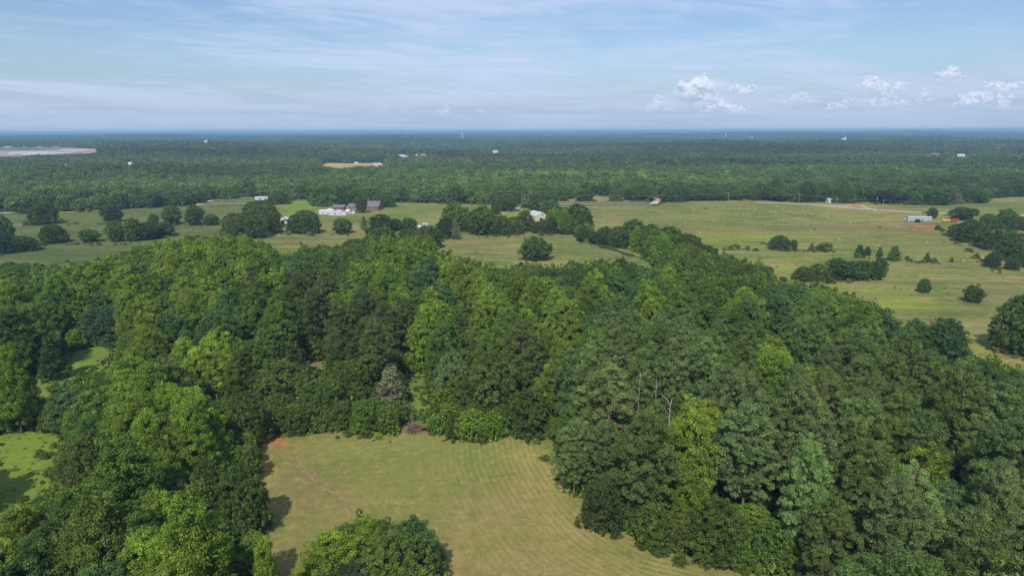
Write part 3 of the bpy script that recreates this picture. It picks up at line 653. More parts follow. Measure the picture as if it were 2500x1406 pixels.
# (x, y, radius) in the photograph: what grows where
PATCH = [
 (200, 700, 90, 'poplar', 'poplar'), (60, 690, 80, 'round', 'green'), (330, 640, 70, 'poplar', 'poplar'), (420, 620, 80, 'poplar', 'bright'), (560, 610, 80, 'poplar', 'bright'), (620, 640, 60, 'poplar', 'poplar'),
 (470, 680, 70, 'poplar', 'bright'), (120, 760, 70, 'poplar', 'green'), (380, 740, 55, 'round', 'green'), (250, 810, 62, 'oak', 'blue'), (240, 730, 40, 'round', 'dark'), (560, 700, 60, 'poplar', 'bright'), (640, 700, 50, 'poplar', 'poplar'),
 (350, 825, 60, 'poplar', 'bright'), (470, 760, 55, 'poplar', 'poplar'), (515, 880, 62, 'round', 'lime'), (420, 890, 45, 'round', 'olive'), (25, 900, 48, 'poplar', 'bright'), (60, 810, 60, 'poplar', 'green'), (140, 830, 40, 'cedar', 'dark'),
 (640, 800, 65, 'poplar', 'green'), (560, 810, 45, 'poplar', 'bgreen'), (450, 830, 35, 'round', 'bgreen'), (720, 840, 50, 'round', 'dark'), (790, 800, 62, 'pine', 'dpine'), (780, 740, 40, 'pine', 'dpine'), (860, 750, 40, 'poplar', 'poplar'), (950, 830, 70, 'pine', 'dpine'), (900, 790, 40, 'pine', 'dpine'),
 (965, 770, 36, 'poplar', 'poplar'), (1035, 775, 50, 'poplar', 'bright'), (1130, 815, 55, 'oak', 'olive'), (1180, 760, 50, 'poplar', 'poplar'), (1250, 800, 45, 'poplar', 'green'), (1060, 850, 30, 'cedar', 'dark'), (1200, 850, 40, 'round', 'green'),
 (700, 660, 60, 'poplar', 'bgreen'), (800, 660, 70, 'round', 'green'), (900, 690, 60, 'poplar', 'bright'), (1000, 660, 80, 'poplar', 'poplar'), (1100, 680, 70, 'poplar', 'bright'), (1150, 660, 40, 'poplar', 'bright'), (870, 640, 40, 'oak', 'olive'), (940, 720, 50, 'poplar', 'poplar'), (1050, 720, 60, 'poplar', 'bgreen'),
 (1250, 680, 50, 'round', 'green'), (1350, 680, 55, 'round', 'dark'), (1290, 720, 50, 'poplar', 'poplar'), (1440, 670, 50, 'round', 'black'), (1380, 780, 62, 'poplar', 'poplar'), (1480, 690, 45, 'poplar', 'green'), (1540, 670, 50, 'oak', 'dark'), (1550, 720, 60, 'poplar', 'bgreen'), (1620, 740, 60, 'poplar', 'bright'),
 (1480, 790, 40, 'poplar', 'bgreen'), (1700, 740, 60, 'poplar', 'green'), (1780, 660, 60, 'round', 'olive'), (1680, 620, 60, 'oak', 'olive'), (1840, 680, 50, 'oak', 'olive'), (1900, 750, 62, 'round', 'bgreen'), (1820, 720, 50, 'poplar', 'green'), (1800, 780, 40, 'poplar', 'poplar'), (1990, 730, 50, 'round', 'poplar'), (2060, 740, 60, 'round', 'poplar'),
 (2050, 800, 60, 'round', 'olive'), (2150, 770, 45, 'round', 'bgreen'), (2240, 830, 45, 'round', 'bgreen'), (2315, 840, 56, 'round', 'bgreen'), (2180, 830, 45, 'round', 'green'), (2080, 850, 50, 'poplar', 'poplar'), (1960, 850, 50, 'pine', 'pine'), (1900, 880, 60, 'round', 'lime'), (1750, 850, 80, 'pine', 'pine'), (1640, 850, 60, 'pine', 'gpine'),
 (1480, 850, 40, 'pine', 'gpine'), (1400, 880, 45, 'round', 'bright'), (1310, 890, 50, 'pine', 'dpine'), (1230, 900, 40, 'round', 'olive'), (1150, 890, 40, 'oak', 'gpine'), (1080, 900, 36, 'oak', 'olive'), (1120, 980, 60, 'oak', 'olive'), (1200, 1000, 45, 'round', 'green'), (1290, 1000, 50, 'oak', 'dark'), (1370, 1000, 35, 'cedar', 'gpine'),
 (680, 950, 84, 'oak', 'olive'), (830, 930, 50, 'oak', 'olive'), (890, 890, 34, 'oak', 'poplar'), (950, 960, 42, 'cedar', 'grey'), (860, 1010, 50, 'round', 'green'), (900, 1040, 30, 'shrub', 'green'), (800, 1000, 50, 'round', 'dark'),
 (580, 930, 40, 'pine', 'pine'), (540, 950, 30, 'oak', 'olive'), (600, 1010, 60, 'oak', 'olive'), (330, 920, 60, 'poplar', 'poplar'), (420, 950, 30, 'poplar', 'bright'), (250, 960, 50, 'round', 'green'), (310, 1000, 50, 'poplar', 'poplar'), (160, 1000, 45, 'round', 'olive'), (70, 1020, 50, 'poplar', 'poplar'), (20, 990, 40, 'poplar', 'green'),
 (340, 1060, 60, 'poplar', 'poplar'), (450, 1030, 52, 'poplar', 'bright'), (400, 1090, 50, 'poplar', 'poplar'), (220, 1100, 70, 'oak', 'olive'), (160, 1180, 50, 'oak', 'olive'), (290, 1180, 55, 'poplar', 'poplar'), (250, 1150, 40, 'round', 'green'), (540, 1090, 40, 'round', 'poplar'), (480, 1160, 50, 'oak', 'olive'), (560, 1160, 60, 'oak', 'dark'), (590, 1220, 50, 'oak', 'dark'),
 (450, 1200, 30, 'round', 'bgreen'), (470, 1290, 100, 'poplar', 'bright'), (560, 1290, 40, 'oak', 'dark'), (640, 1350, 50, 'poplar', 'bright'), (330, 1330, 50, 'poplar', 'poplar'), (110, 1240, 70, 'poplar', 'poplar'), (180, 1320, 60, 'round', 'green'), (50, 1360, 60, 'poplar', 'poplar'), (250, 1270, 40, 'oak', 'olive'), (380, 1390, 60, 'poplar', 'bright'),
 (1480, 950, 80, 'pine', 'gpine'), (1560, 900, 60, 'pine', 'pine'), (1600, 1000, 50, 'pine', 'pine'), (1440, 1060, 50, 'pine', 'gpine'), (1535, 1130, 36, 'cedar', 'blue'), (1480, 1220, 42, 'oak', 'black'), (1640, 1060, 40, 'poplar', 'poplar'), (1690, 1070, 48, 'poplar', 'lime'), (1680, 1170, 45, 'round', 'lime'), (1680, 1270, 50, 'round', 'poplar'),
 (1830, 1060, 80, 'pine', 'gpine'), (1960, 970, 40, 'poplar', 'lime'), (1980, 1030, 50, 'pine', 'pine'), (1860, 1180, 70, 'pine', 'gpine'), (2000, 1140, 60, 'pine', 'gpine'), (2100, 1060, 60, 'pine', 'pine'), (2260, 1130, 70, 'round', 'poplar'), (2260, 1020, 70, 'pine', 'pine'), (2180, 950, 60, 'pine', 'pine'), (2330, 930, 60, 'round', 'green'),
 (2200, 1230, 80, 'pine', 'gpine'), (2420, 1100, 60, 'pine', 'gpine'), (2400, 950, 60, 'round', 'bgreen'), (2470, 1220, 60, 'pine', 'gpine'), (2440, 1350, 50, 'round', 'gpine'), (1870, 1300, 50, 'round', 'green'), (1950, 1290, 40, 'pine', 'gpine'), (2030, 950, 50, 'pine', 'dpine'), (2130, 900, 50, 'pine', 'pine'), (2470, 1030, 50, 'round', 'bgreen'),
 (1810, 900, 60, 'pine', 'pine'), (2220, 880, 60, 'pine', 'pine'), (2440, 900, 50, 'round', 'bgreen'), (1900, 940, 45, 'pine', 'pine'), (820, 1330, 70, 'poplar', 'bright'), (1000, 1340, 60, 'oak', 'olive'), (2480, 760, 60, 'oak', 'dark'),
]
PA = np.array([p[:3] for p in PATCH], float)
def species(px, py):
    d = np.hypot(PA[:, 0] - px, (PA[:, 1] - py) * 1.25) / PA[:, 2]
    k = int(np.argmin(d))
    kind, tint = PATCH[k][3:]
    if d[k] > 1.0 + .25 * random.random():
        if px > 1420 and py > 830: kind, tint = random.choice([('pine', 'pine')] * 5 + [('pine', 'gpine')] * 3 + [('round', 'green'), ('round', 'olive')])
        elif py < 640: kind, tint = random.choice([('round', 'green'), ('oak', 'olive'), ('poplar', 'poplar'), ('round', 'dark')])
        else: kind, tint = random.choice([('poplar', 'poplar'), ('poplar', 'green'), ('round', 'green'), ('oak', 'olive'), ('poplar', 'bright'), ('round', 'bgreen'), ('round', 'dark')])
    elif random.random() < .14:
        kind, tint = random.choice([('poplar', 'green'), ('round', 'olive'), ('round', 'green')])
    return kind, tint
def jit(tn, amt=.10):
    c = T[tn]; g = 1 + random.gauss(0, amt)
    g = min(max(g, .75), 1.3); return tuple(max(.005, v * g * (1 + random.gauss(0, amt * .35))) for v in c)

# ------------------------------------------------------------------ the woodland near the camera (individual positions)
wood = []        # dicts: x y z kind tint name s sz rot px py app
def jgrid(x0, x1, y0, y1, s, jitter=.36):
    X, Y = np.meshgrid(np.arange(x0, x1, s), np.arange(y0, y1, s * .9))
    X = X + (np.arange(X.shape[0]) % 2)[:, None] * s / 2
    X = X.ravel() + rng.uniform(-jitter, jitter, X.size) * s; Y = Y.ravel() + rng.uniform(-jitter, jitter, Y.size) * s
    return X, Y
def add_woods(spacing, dmin, dmax):
    X, Y = jgrid(-640, 640, 40, dmax, spacing)
    D = np.hypot(X, Y); A = np.degrees(np.arctan2(X, Y))
    ok = (D > dmin) & (D < dmax) & (abs(A) < 47)
    X, Y = X[ok], Y[ok]; Z = H(X, Y)
    for x, y, z in zip(X, Y, Z):
        px, py, dep = to_px(x, y, z + 14)
        kind, tn = species(float(px), float(py))
        P0 = PROTO[kind][0]
        f = random.uniform(.78, 1.12) if kind != 'shrub' else 1.2; fz = random.uniform(.85, 1.1)
        Hh, Rr_ = SPEC[kind][0] * f * fz, SPEC[kind][1] * f
        placed = False
        for tr in (1.0, .8, .62, .48):
            if not tree_blocks(x, y, z, Rr_ * tr * 1.08, Hh * tr):
                placed = True; f *= tr; break
        if not placed: continue
        if kind != 'shrub' and f < .5 and random.random() < .3: continue
        wood.append(dict(x=x, y=y, z=z, kind=kind, tn=tn, s=f, sz=f * fz, px=float(px), py=float(py), app=Rr_ / float(dep), h=Hh * tr, r=Rr_ * tr))
add_woods(8.6, 72, 560)
def add_edges(spacing, dmax):
    X, Y = jgrid(-480, 480, 60, dmax, spacing)
    D = np.hypot(X, Y); A = np.degrees(np.arctan2(X, Y)); ok = (D > 80) & (D < dmax) & (abs(A) < 42); X, Y = X[ok], Y[ok]; Z = H(X, Y)
    edge = np.zeros(len(X), bool); d_ = np.hypot(X, Y); ux, uy = X / d_, Y / d_
    for q in (7, 12):
        for vx, vy in ((-ux, -uy), (uy, -ux), (-uy, ux), (uy - ux, -ux - uy), (-uy - ux, ux - uy)):
            px, py, _ = to_px(X + vx * q, Y + vy * q, Z); edge |= is_open(px, py)
    for x, y, z in zip(X[edge], Y[edge], Z[edge]):
        px, py, dep = to_px(x, y, z + 4); _, tn = species(float(px), float(py))
        f = random.uniform(.34, .62); fz = random.uniform(.75, 1.1)
        for tr in (1.0, .75, .55):
            if not tree_blocks(x, y, z, 6.5 * f * tr, 17 * f * fz * tr):
                edge_trees.append(dict(x=x, y=y, z=z - .3, kind='round', tn=random.choice(['green', 'poplar', 'olive', 'green', 'poplar', tn if tn not in ('lime', 'grey', 'dpine') else 'green']), s=f * tr, sz=f * fz * tr)); break
edge_trees = []
add_edges(5.2, 430)
print('edge trees', len(edge_trees))
# thin trees that would sink wholly into a neighbour
XY = np.array([(t['x'], t['y']) for t in wood]); RR = np.array([t['r'] for t in wood]); HH = np.array([t['h'] for t in wood])
keep = []
for i, t_ in enumerate(wood):
    d = np.hypot(*(XY - XY[i]).T); near = (d < (RR * .62)) & (HH > HH[i] * 1.02) & (np.arange(len(wood)) != i)
    keep.append(not near.any())
wood = [t_ for t_, k_ in zip(wood, keep) if k_]
print('wood trees', len(wood))

trees_for_labels = []
def place(kind, loc, s, sz, tn, label=None, group=None, variant=None, rot=None, tint=None, name=None):
    P0 = PROTO[kind][variant if variant is not None else random.randrange(NV[kind])]
    o = empty(name or KN[kind], loc, random.uniform(0, 6.28) if rot is None else rot); o.scale = (s, s, sz)
    c = link('crown', P0['crown'], o); c['tint'] = tint or jit(tn)
    link('trunk', P0['trunk'], o)
    tag(o, label, KC[kind], group)
    return o

# ------------------------------------------------------------------ single trees traced on the photograph: centre x, foot y, width, top y
FT = []
def ft(kind, tn, *items): FT.extend([(kind, tn) + it for it in items])
ft('oak', 'dark', (105, 551, 72, 497, 'big dark dome-shaped oak alone by the roadside in the crop field'), (133, 597, 72, 548, 'low dark dome oak standing on the lower hedge line of the crop field'))
ft('round', 'olive', (277, 545, 48, 503, 'upright round tree alone in the middle of the crop field'), (422, 551, 48, 504, 'rounded tree beside the smaller bright round tree in the crop field'), (477, 552, 46, 503, 'tall egg-shaped tree next to a small dark green tree in crop field'))
ft('round', 'green', (375, 551, 25, 523, 'small bright round tree behind the clump in the crop field'), (518, 552, 40, 524, 'small dark green tree at the end of the egg-shaped pair'), (217, 594, 50, 562, 'small bushy green tree on the lower hedge line of crop field'))
ft('round', 'olive', (286, 593, 46, 538, 'first tree of the crop-field clump, tall and narrow'), (328, 592, 46, 536, 'peaked tree in the middle of the crop-field clump'))
ft('round', 'dark', (362, 588, 56, 545, 'dark wide tree inside the crop-field clump'), (398, 580, 60, 542, 'dark rounded tree closing the crop-field clump'))
ft('oak', 'dark', (8, 612, 66, 528, 'tall dark oak in the clump at the edge of the dull field'), (52, 617, 84, 578, 'low spreading dark oak in front of the tall oak at field edge'))
ft('oak', 'blue', (5, 622, 70, 566, 'blue-green oak at the picture edge beside the low dark oak'))
ft('oak', 'olive', (574, 582, 70, 524, 'oak at the low end of the dense oak clump by the white-roofed shed'), (612, 585, 86, 512, 'broad oak in the middle of the dense oak clump'), (650, 560, 80, 490, 'tallest oak topping the dense oak clump by the shed'), (665, 574, 50, 520, 'oak at the shed end of the dense oak clump'), (622, 535, 60, 492, 'oak behind the dense oak clump near the road'))
ft('oak', 'dark', (752, 574, 76, 514, 'big dark oak right beside the white-roofed shed'), (718, 572, 40, 528, 'small oak leaning over the gable of the white-roofed shed'))
ft('round', 'green', (838, 573, 48, 532, 'loose green tree between the big dark oak and the grey snag'), (1310, 640, 78, 577, 'large solitary feathery tree in the middle pasture'), (1000, 569, 40, 530, 'green tree near the little red and white shack'), (1283, 568, 44, 516, 'upright dark tree beside the pale green barn roof'))
ft('cedar', 'grey', (889, 562, 22, 530, 'grey half-dead cedar in the hedge below the brick house'), (1112, 586, 34, 541, 'silver-grey cedar at the corner of the middle pasture'), (1088, 548, 28, 514, 'silvery cedar at the upper edge of the barn grove'))
ft('round', 'dark', (930, 572, 62, 525, 'dark peaked tree in the hedge below the brick house'), (968, 566, 44, 534, 'dark round tree joining the hedge to the shack'), (905, 572, 30, 555, 'low dark bush-like tree under the grey cedar'))
ft('oak', 'olive', (870, 634, 90, 584, 'oak at the low end of the wooded spur in the middle'), (935, 625, 100, 556, 'broad oak on top of the wooded spur in the middle'), (1000, 622, 80, 560, 'oak near the tip of the wooded spur'))
ft('round', 'dark', (1050, 610, 62, 548, 'dark tall tree at the tip of the wooded spur, casting shade on the pasture'), (1090, 585, 50, 534, 'dark tree behind the silver-grey cedar at the pasture corner'))
ft('round', 'green', (1110, 563, 52, 497, 'tall green tree at the top of the barn grove'), (1135, 568, 50, 510, 'green tree inside the barn grove near its top'), (1175, 577, 74, 502, 'large green tree in the middle of the barn grove'))
ft('round', 'poplar', (1182, 570, 40, 538, 'small bright yellow-green tree in front of the barn grove'))
ft('oak', 'olive', (1218, 576, 84, 528, 'wide oak forming the barn grove front'), (1255, 575, 60, 530, 'dusky oak at the barn end of the grove'))
ft('round', 'green', (1239, 519, 50, 474, 'tall tree shading the driveway beside the road'), (1318, 519, 50, 484, 'green tree between the road and the pale green barn'), (1342, 522, 36, 494, 'small tree behind the pale green barn'))
ft('round', 'dpine', (1211, 526, 26, 495, 'small brownish tree beside the tall driveway tree'))
ft('oak', 'dark', (1408, 568, 84, 502, 'tallest oak beyond the pale green barn, above the pasture corner'), (1375, 560, 56, 520, 'dark oak next to the tallest oak beyond the barn'))
ft('round', 'green', (1345, 569, 50, 532, 'low leafy tree just beyond the pink-roofed lean-to'))
ft('round', 'dark', (1437, 594, 50, 568, 'low dark tree where the pasture hedge begins'), (1478, 598, 52, 556, 'dark tree in the pasture hedge between low tree and tall ones'), (1545, 604, 62, 540, 'tallest dark tree of the pasture hedge'), (1590, 606, 52, 546, 'dark tree beside the tallest of the pasture hedge'), (1510, 600, 48, 552, 'bluish dark tree in the pasture hedge'))
ft('oak', 'olive', (1632, 620, 88, 550, 'oak on the pasture hedge where it bends'), (1668, 646, 110, 572, 'huge dome oak low on the pasture hedge'), (1715, 648, 90, 598, 'dome oak where the pasture hedge meets the wood'))
ft('shrub', 'poplar', (1558, 618, 30, 604, 'light green bush at the foot of the pasture hedge'), (1792, 612, 34, 597, 'dark bush on the thin hedge of the bale field'), (1823, 611, 16, 600, 'small bush beside the dark bush on the thin hedge'), (1770, 612, 14, 604, 'tiny bush starting the thin hedge'))
ft('oak', 'blue', (1902, 613, 56, 577, 'dense round blue-green tree on the thin hedge of the bale field'))
ft('round', 'dpine', (1937, 612, 20, 587, 'thin sapling close beside the dense round tree on thin hedge'))
ft('cedar', 'grey', (1981, 614, 20, 594, 'wispy grey sapling on the thin hedge of the bale field'))
ft('shrub', 'olive', (2013, 615, 40, 594, 'feathery olive bush beside the wispy grey sapling'))
ft('cedar', 'blue', (2098, 624, 30, 599, 'blue-green tree, bigger of the close pair in the bale field'), (2117, 626, 26, 604, 'blue-green tree, smaller of the close pair in the bale field'))
ft('cedar', 'bgreen', (2147, 629, 20, 604, 'small conical tree between the close pair and the full cedar'), (2262, 642, 20, 618, 'slim sapling with a bushy companion on the bale field line'), (2323, 641, 11, 628, 'tiny lone sapling in the lower bale field'))
ft('cedar', 'olive', (2182, 638, 40, 603, 'full broad cedar alone in the bale field'))
ft('shrub', 'green', (2215, 636, 12, 624, 'tiny bush just past the full broad cedar'), (2279, 643, 18, 629, 'bushy companion of the slim sapling'))
ft('oak', 'olive', (1960, 688, 60, 652, 'low end oak of the copse in the lower bale field'), (1995, 688, 56, 645, 'olive oak next to the low end of the copse'))
ft('round', 'bgreen', (2040, 687, 62, 634, 'bluish pine-like tree in the middle of the copse'), (2072, 687, 52, 636, 'bluish tree just past the middle of the copse'))
ft('round', 'olive', (2102, 686, 56, 634, 'peaked olive tree in the copse near its blue end'), (2130, 686, 50, 640, 'small olive tree in the copse beside the blue end tree'))
ft('round', 'blue', (2147, 679, 34, 627, 'blue-grey tree closing the copse'))
ft('shrub', 'olive', (1912, 688, 22, 676, 'single bush in the grass short of the copse'))
ft('round', 'bgreen', (2255, 717, 32, 679, 'small lone dark tree in the lowest bale field with shadow beside it'), )
ft('round', 'green', (2376, 741, 44, 695, 'small lone bright tree with a bale behind it in lowest field'))
ft('oak', 'blue', (2422, 655, 38, 614, 'small round blue-green tree at the foot of the big oaks'), (2470, 661, 36, 627, 'small round tree second from the foot of the big oaks'))
ft('oak', 'dark', (2335, 580, 46, 549, 'oak next to the red soil patch'), (2368, 594, 76, 540, 'dark dome oak beside the red and yellow wagons'), (2430, 612, 100, 553, 'huge dark oak over the bare ground of the bale field edge'), (2480, 640, 100, 566, 'huge dark oak at picture edge above the small round trees'), (2505, 655, 50, 600, 'dark oak cut by the picture edge'))
ft('round', 'dark', (2345, 540, 54, 504, 'dark tree behind the red and yellow wagons'), (2276, 535, 24, 506, 'slim tree at the end of the long pale blue shed'), (2240, 545, 14, 536, 'small bush-like tree in front of the long pale blue shed'), (2372, 528, 36, 510, 'low tree in the thicket past the wagons'))
ft('oak', 'green', (2412, 557, 48, 524, 'green oak between wagons and picture edge'), (2455, 560, 54, 507, 'tall green oak near the end of the road'), (2490, 565, 44, 530, 'green tree near the road at the picture edge'))
ft('oak', 'dark', (2492, 873, 150, 722, 'great dark oak at the picture edge throwing a long shadow on the grass'))
ft('cedar', 'dark', (133, 932, 74, 826, 'conical dark cedar standing in the small glade with its shadow'))
# roadside and house trees
ft('oak', 'green', (682, 501, 60, 466, 'oak over the white mobile home by the road'), (790, 505, 66, 455, 'large oak behind the white farm sheds'), (832, 503, 54, 462, 'oak between the farm sheds and the brick house'), (872, 500, 60, 458, 'oak behind the brick house roof'), (940, 508, 60, 466, 'oak standing past the gable of the brick house'), (910, 496, 50, 462, 'oak behind the tall wing of the brick house'))
ft('round', 'dark', (884, 522, 30, 476, 'tree in front of the brick house between its two wings'))
ft('oak', 'green', (492, 498, 30, 468, 'roadside tree by the gravel drive mouth'), (562, 488, 44, 460, 'broad tree behind the vineyard rows'))
ft('round', 'green', (1425, 493, 50, 462, 'first orchard tree on the tan grass beyond the road'), (1503, 492, 36, 462, 'orchard tree alone in the middle of tan grass'), (1537, 491, 36, 458, 'orchard tree second from the dirt track'), (1575, 492, 56, 465, 'wide orchard tree next to the dirt track'), (1380, 488, 30, 468, 'small orchard tree at the start of tan grass'), (1395, 486, 22, 470, 'small leafy orchard tree beside first orchard tree'))
ft('round', 'green', (1632, 492, 36, 460, 'tree just past the dirt track beyond the road'), (1672, 492, 44, 458, 'roadside tree between dirt track and pole'), (1700, 492, 44, 462, 'dark-footed roadside tree near the pole'), (1731, 492, 34, 466, 'small-trunked roadside tree before the pole'), (1762, 492, 34, 464, 'roadside tree just short of the pole'), (1797, 491, 34, 466, 'roadside tree just past the pole'))
ft('oak', 'green', (1892, 488, 52, 443, 'large green tree by the white sheds across the road'), (1968, 496, 58, 444, 'large oak at the mouth of the sandy yard'), (2055, 498, 60, 448, 'oak in front of the white house across the road'), (2010, 490, 40, 446, 'oak behind the white house across the road'))
ft('round', 'green', (2110, 492, 44, 458, 'green tree above the sandy yard'), (2150, 494, 50, 462, 'bushy green tree above the sandy yard'), (2231, 502, 36, 466, 'bright-footed tree at the meadow edge across the road'), (2275, 502, 66, 462, 'wide green tree at the meadow edge across the road'), (2390, 498, 44, 468, 'green tree where the wood ends at the far meadow'))
ft('cedar', 'grey', (2330, 499, 40, 466, 'pale grey tree at the wood edge by far meadow'))

def size_from_px(cx, fy, wpx, ty):
    p = at(cx, fy); dep = depth_of(p)
    hh = wpx / 2 / F * dep
    # height so that the top projects to ty
    lo, hi = .5, 60
    for _ in range(30):
        m_ = (lo + hi) / 2
        if to_px(p.x, p.y, p.z + m_)[1] > ty: lo = m_
        else: hi = m_
    return p, hh, lo
for it in FT:
    kind, tn, cx, fy, wpx, ty, label = it
    fy2 = fy - 1.0
    p, rad, hgt = size_from_px(cx, fy2, wpx, ty)
    # step the foot back by part of the crown radius so that the near rim of the crown meets the traced foot
    back = rad * (.55 if kind in ('oak', 'shrub', 'round') else .25)
    d2 = Vector((p.x, p.y)).normalized() * back
    p = Vector((p.x + d2.x, p.y + d2.y, 0)); p.z = float(H(p.x, p.y)) - .1
    dep = depth_of(p)
    lo, hi = .5, 60
    for _ in range(30):
        m_ = (lo + hi) / 2
        if to_px(p.x, p.y, p.z + m_)[1] > ty: lo = m_
        else: hi = m_
    hgt = max(lo, rad * .55)
    place(kind, p, rad / SPEC[kind][1], hgt / SPEC[kind][0], tn, label, tint=tuple(v_ * .96 for v_ in jit(tn)))

# ------------------------------------------------------------------ landmarks used to say which wood tree is which
LAND = [(690, 1110, 'tall yellow-green tree'), ]
LM = [('the conical cedar in the glade', 133, 880), ('the left meadow', 60, 1150), ('the glade yellow-green tree', 515, 880), ('the blue-green dome oak', 250, 810), ('the glade', 200, 890),
      ('the ruddy field corner', 635, 1075), ('the shaded field notch', 650, 1280), ('the mown field tree pair', 900, 1330), ('the brush pile', 1010, 1045), ('the narrow lawn', 1010, 950), ('the small tan gap', 768, 890),
      ('the bare dead pine', 1635, 1010), ('the tall yellow-green tree', 1690, 1110), ('the curved field edge', 1500, 1290), ('the far field corner', 1340, 1075), ('the solitary feathery tree', 1310, 640), ('the pasture hedge', 1650, 640),
      ('the wooded spur', 950, 610), ('the crop field', 150, 650), ('the crop-field clump', 340, 600), ('the copse', 2040, 690), ('the great dark oak', 2480, 800), ('the bluish edge trees', 2300, 840), ('the lowest bale field', 2100, 740),
      ('the thin brownish pines', 880, 820), ('the silver-grey lawn cedar', 950, 960), ('the bottom pine edge', 1900, 1390), ('the lower left corner', 150, 1380), ('the lower right corner', 2400, 1390), ('the bare-limbed pine', 2210, 1280),
      ('the middle of the wood', 1200, 760), ('the middle of the pine stand', 2000, 1000), ('the olive-yellow crown', 1900, 880), ('the bleached pine snags', 1540, 960), ('the fresh crop-field wood', 480, 660), ('the shaded meadow gap', 330, 1260)]
LM = [(a.replace('left meadow', 'rank green meadow').replace('lower left corner', 'bottom meadow corner').replace('lower right corner', 'bottom pine corner').replace('lower picture edge', 'bottom edge by the pines'), x, y) for a, x, y in LM]
# the extra pair at the bottom of the mown field and other wood trees placed by hand
HAND = [('poplar', 'bright', 812, 1368, .96, .57, 'fresh green tree of the pair standing in the mown field'), ('oak', 'olive', 982, 1374, .96, .90, 'olive spreading oak of the pair standing in the mown field'),
        ('oak', 'blue', 850, 1440, .85, .7, 'blue-green low tree below the pair in the mown field'), ('poplar', 'bright', 895, 1330, .55, .52, 'narrow bright spire behind the pair in the mown field'),]
for kind, tn, px, py, s, sz, label in HAND:
    # px, py is where the middle of the crown shows
    hh = SPEC[kind][0] * sz * .6; r_ = ray(px, py); t_ = (HCAM - hh) / -r_[2]
    place(kind, (r_[0] * t_, r_[1] * t_, 0), s, sz, tn, label)
wood = [t_ for t_ in wood if not (inpoly(t_['px'], t_['py'], [(730, 1280), (1100, 1280), (1100, 1600), (700, 1600)]))]
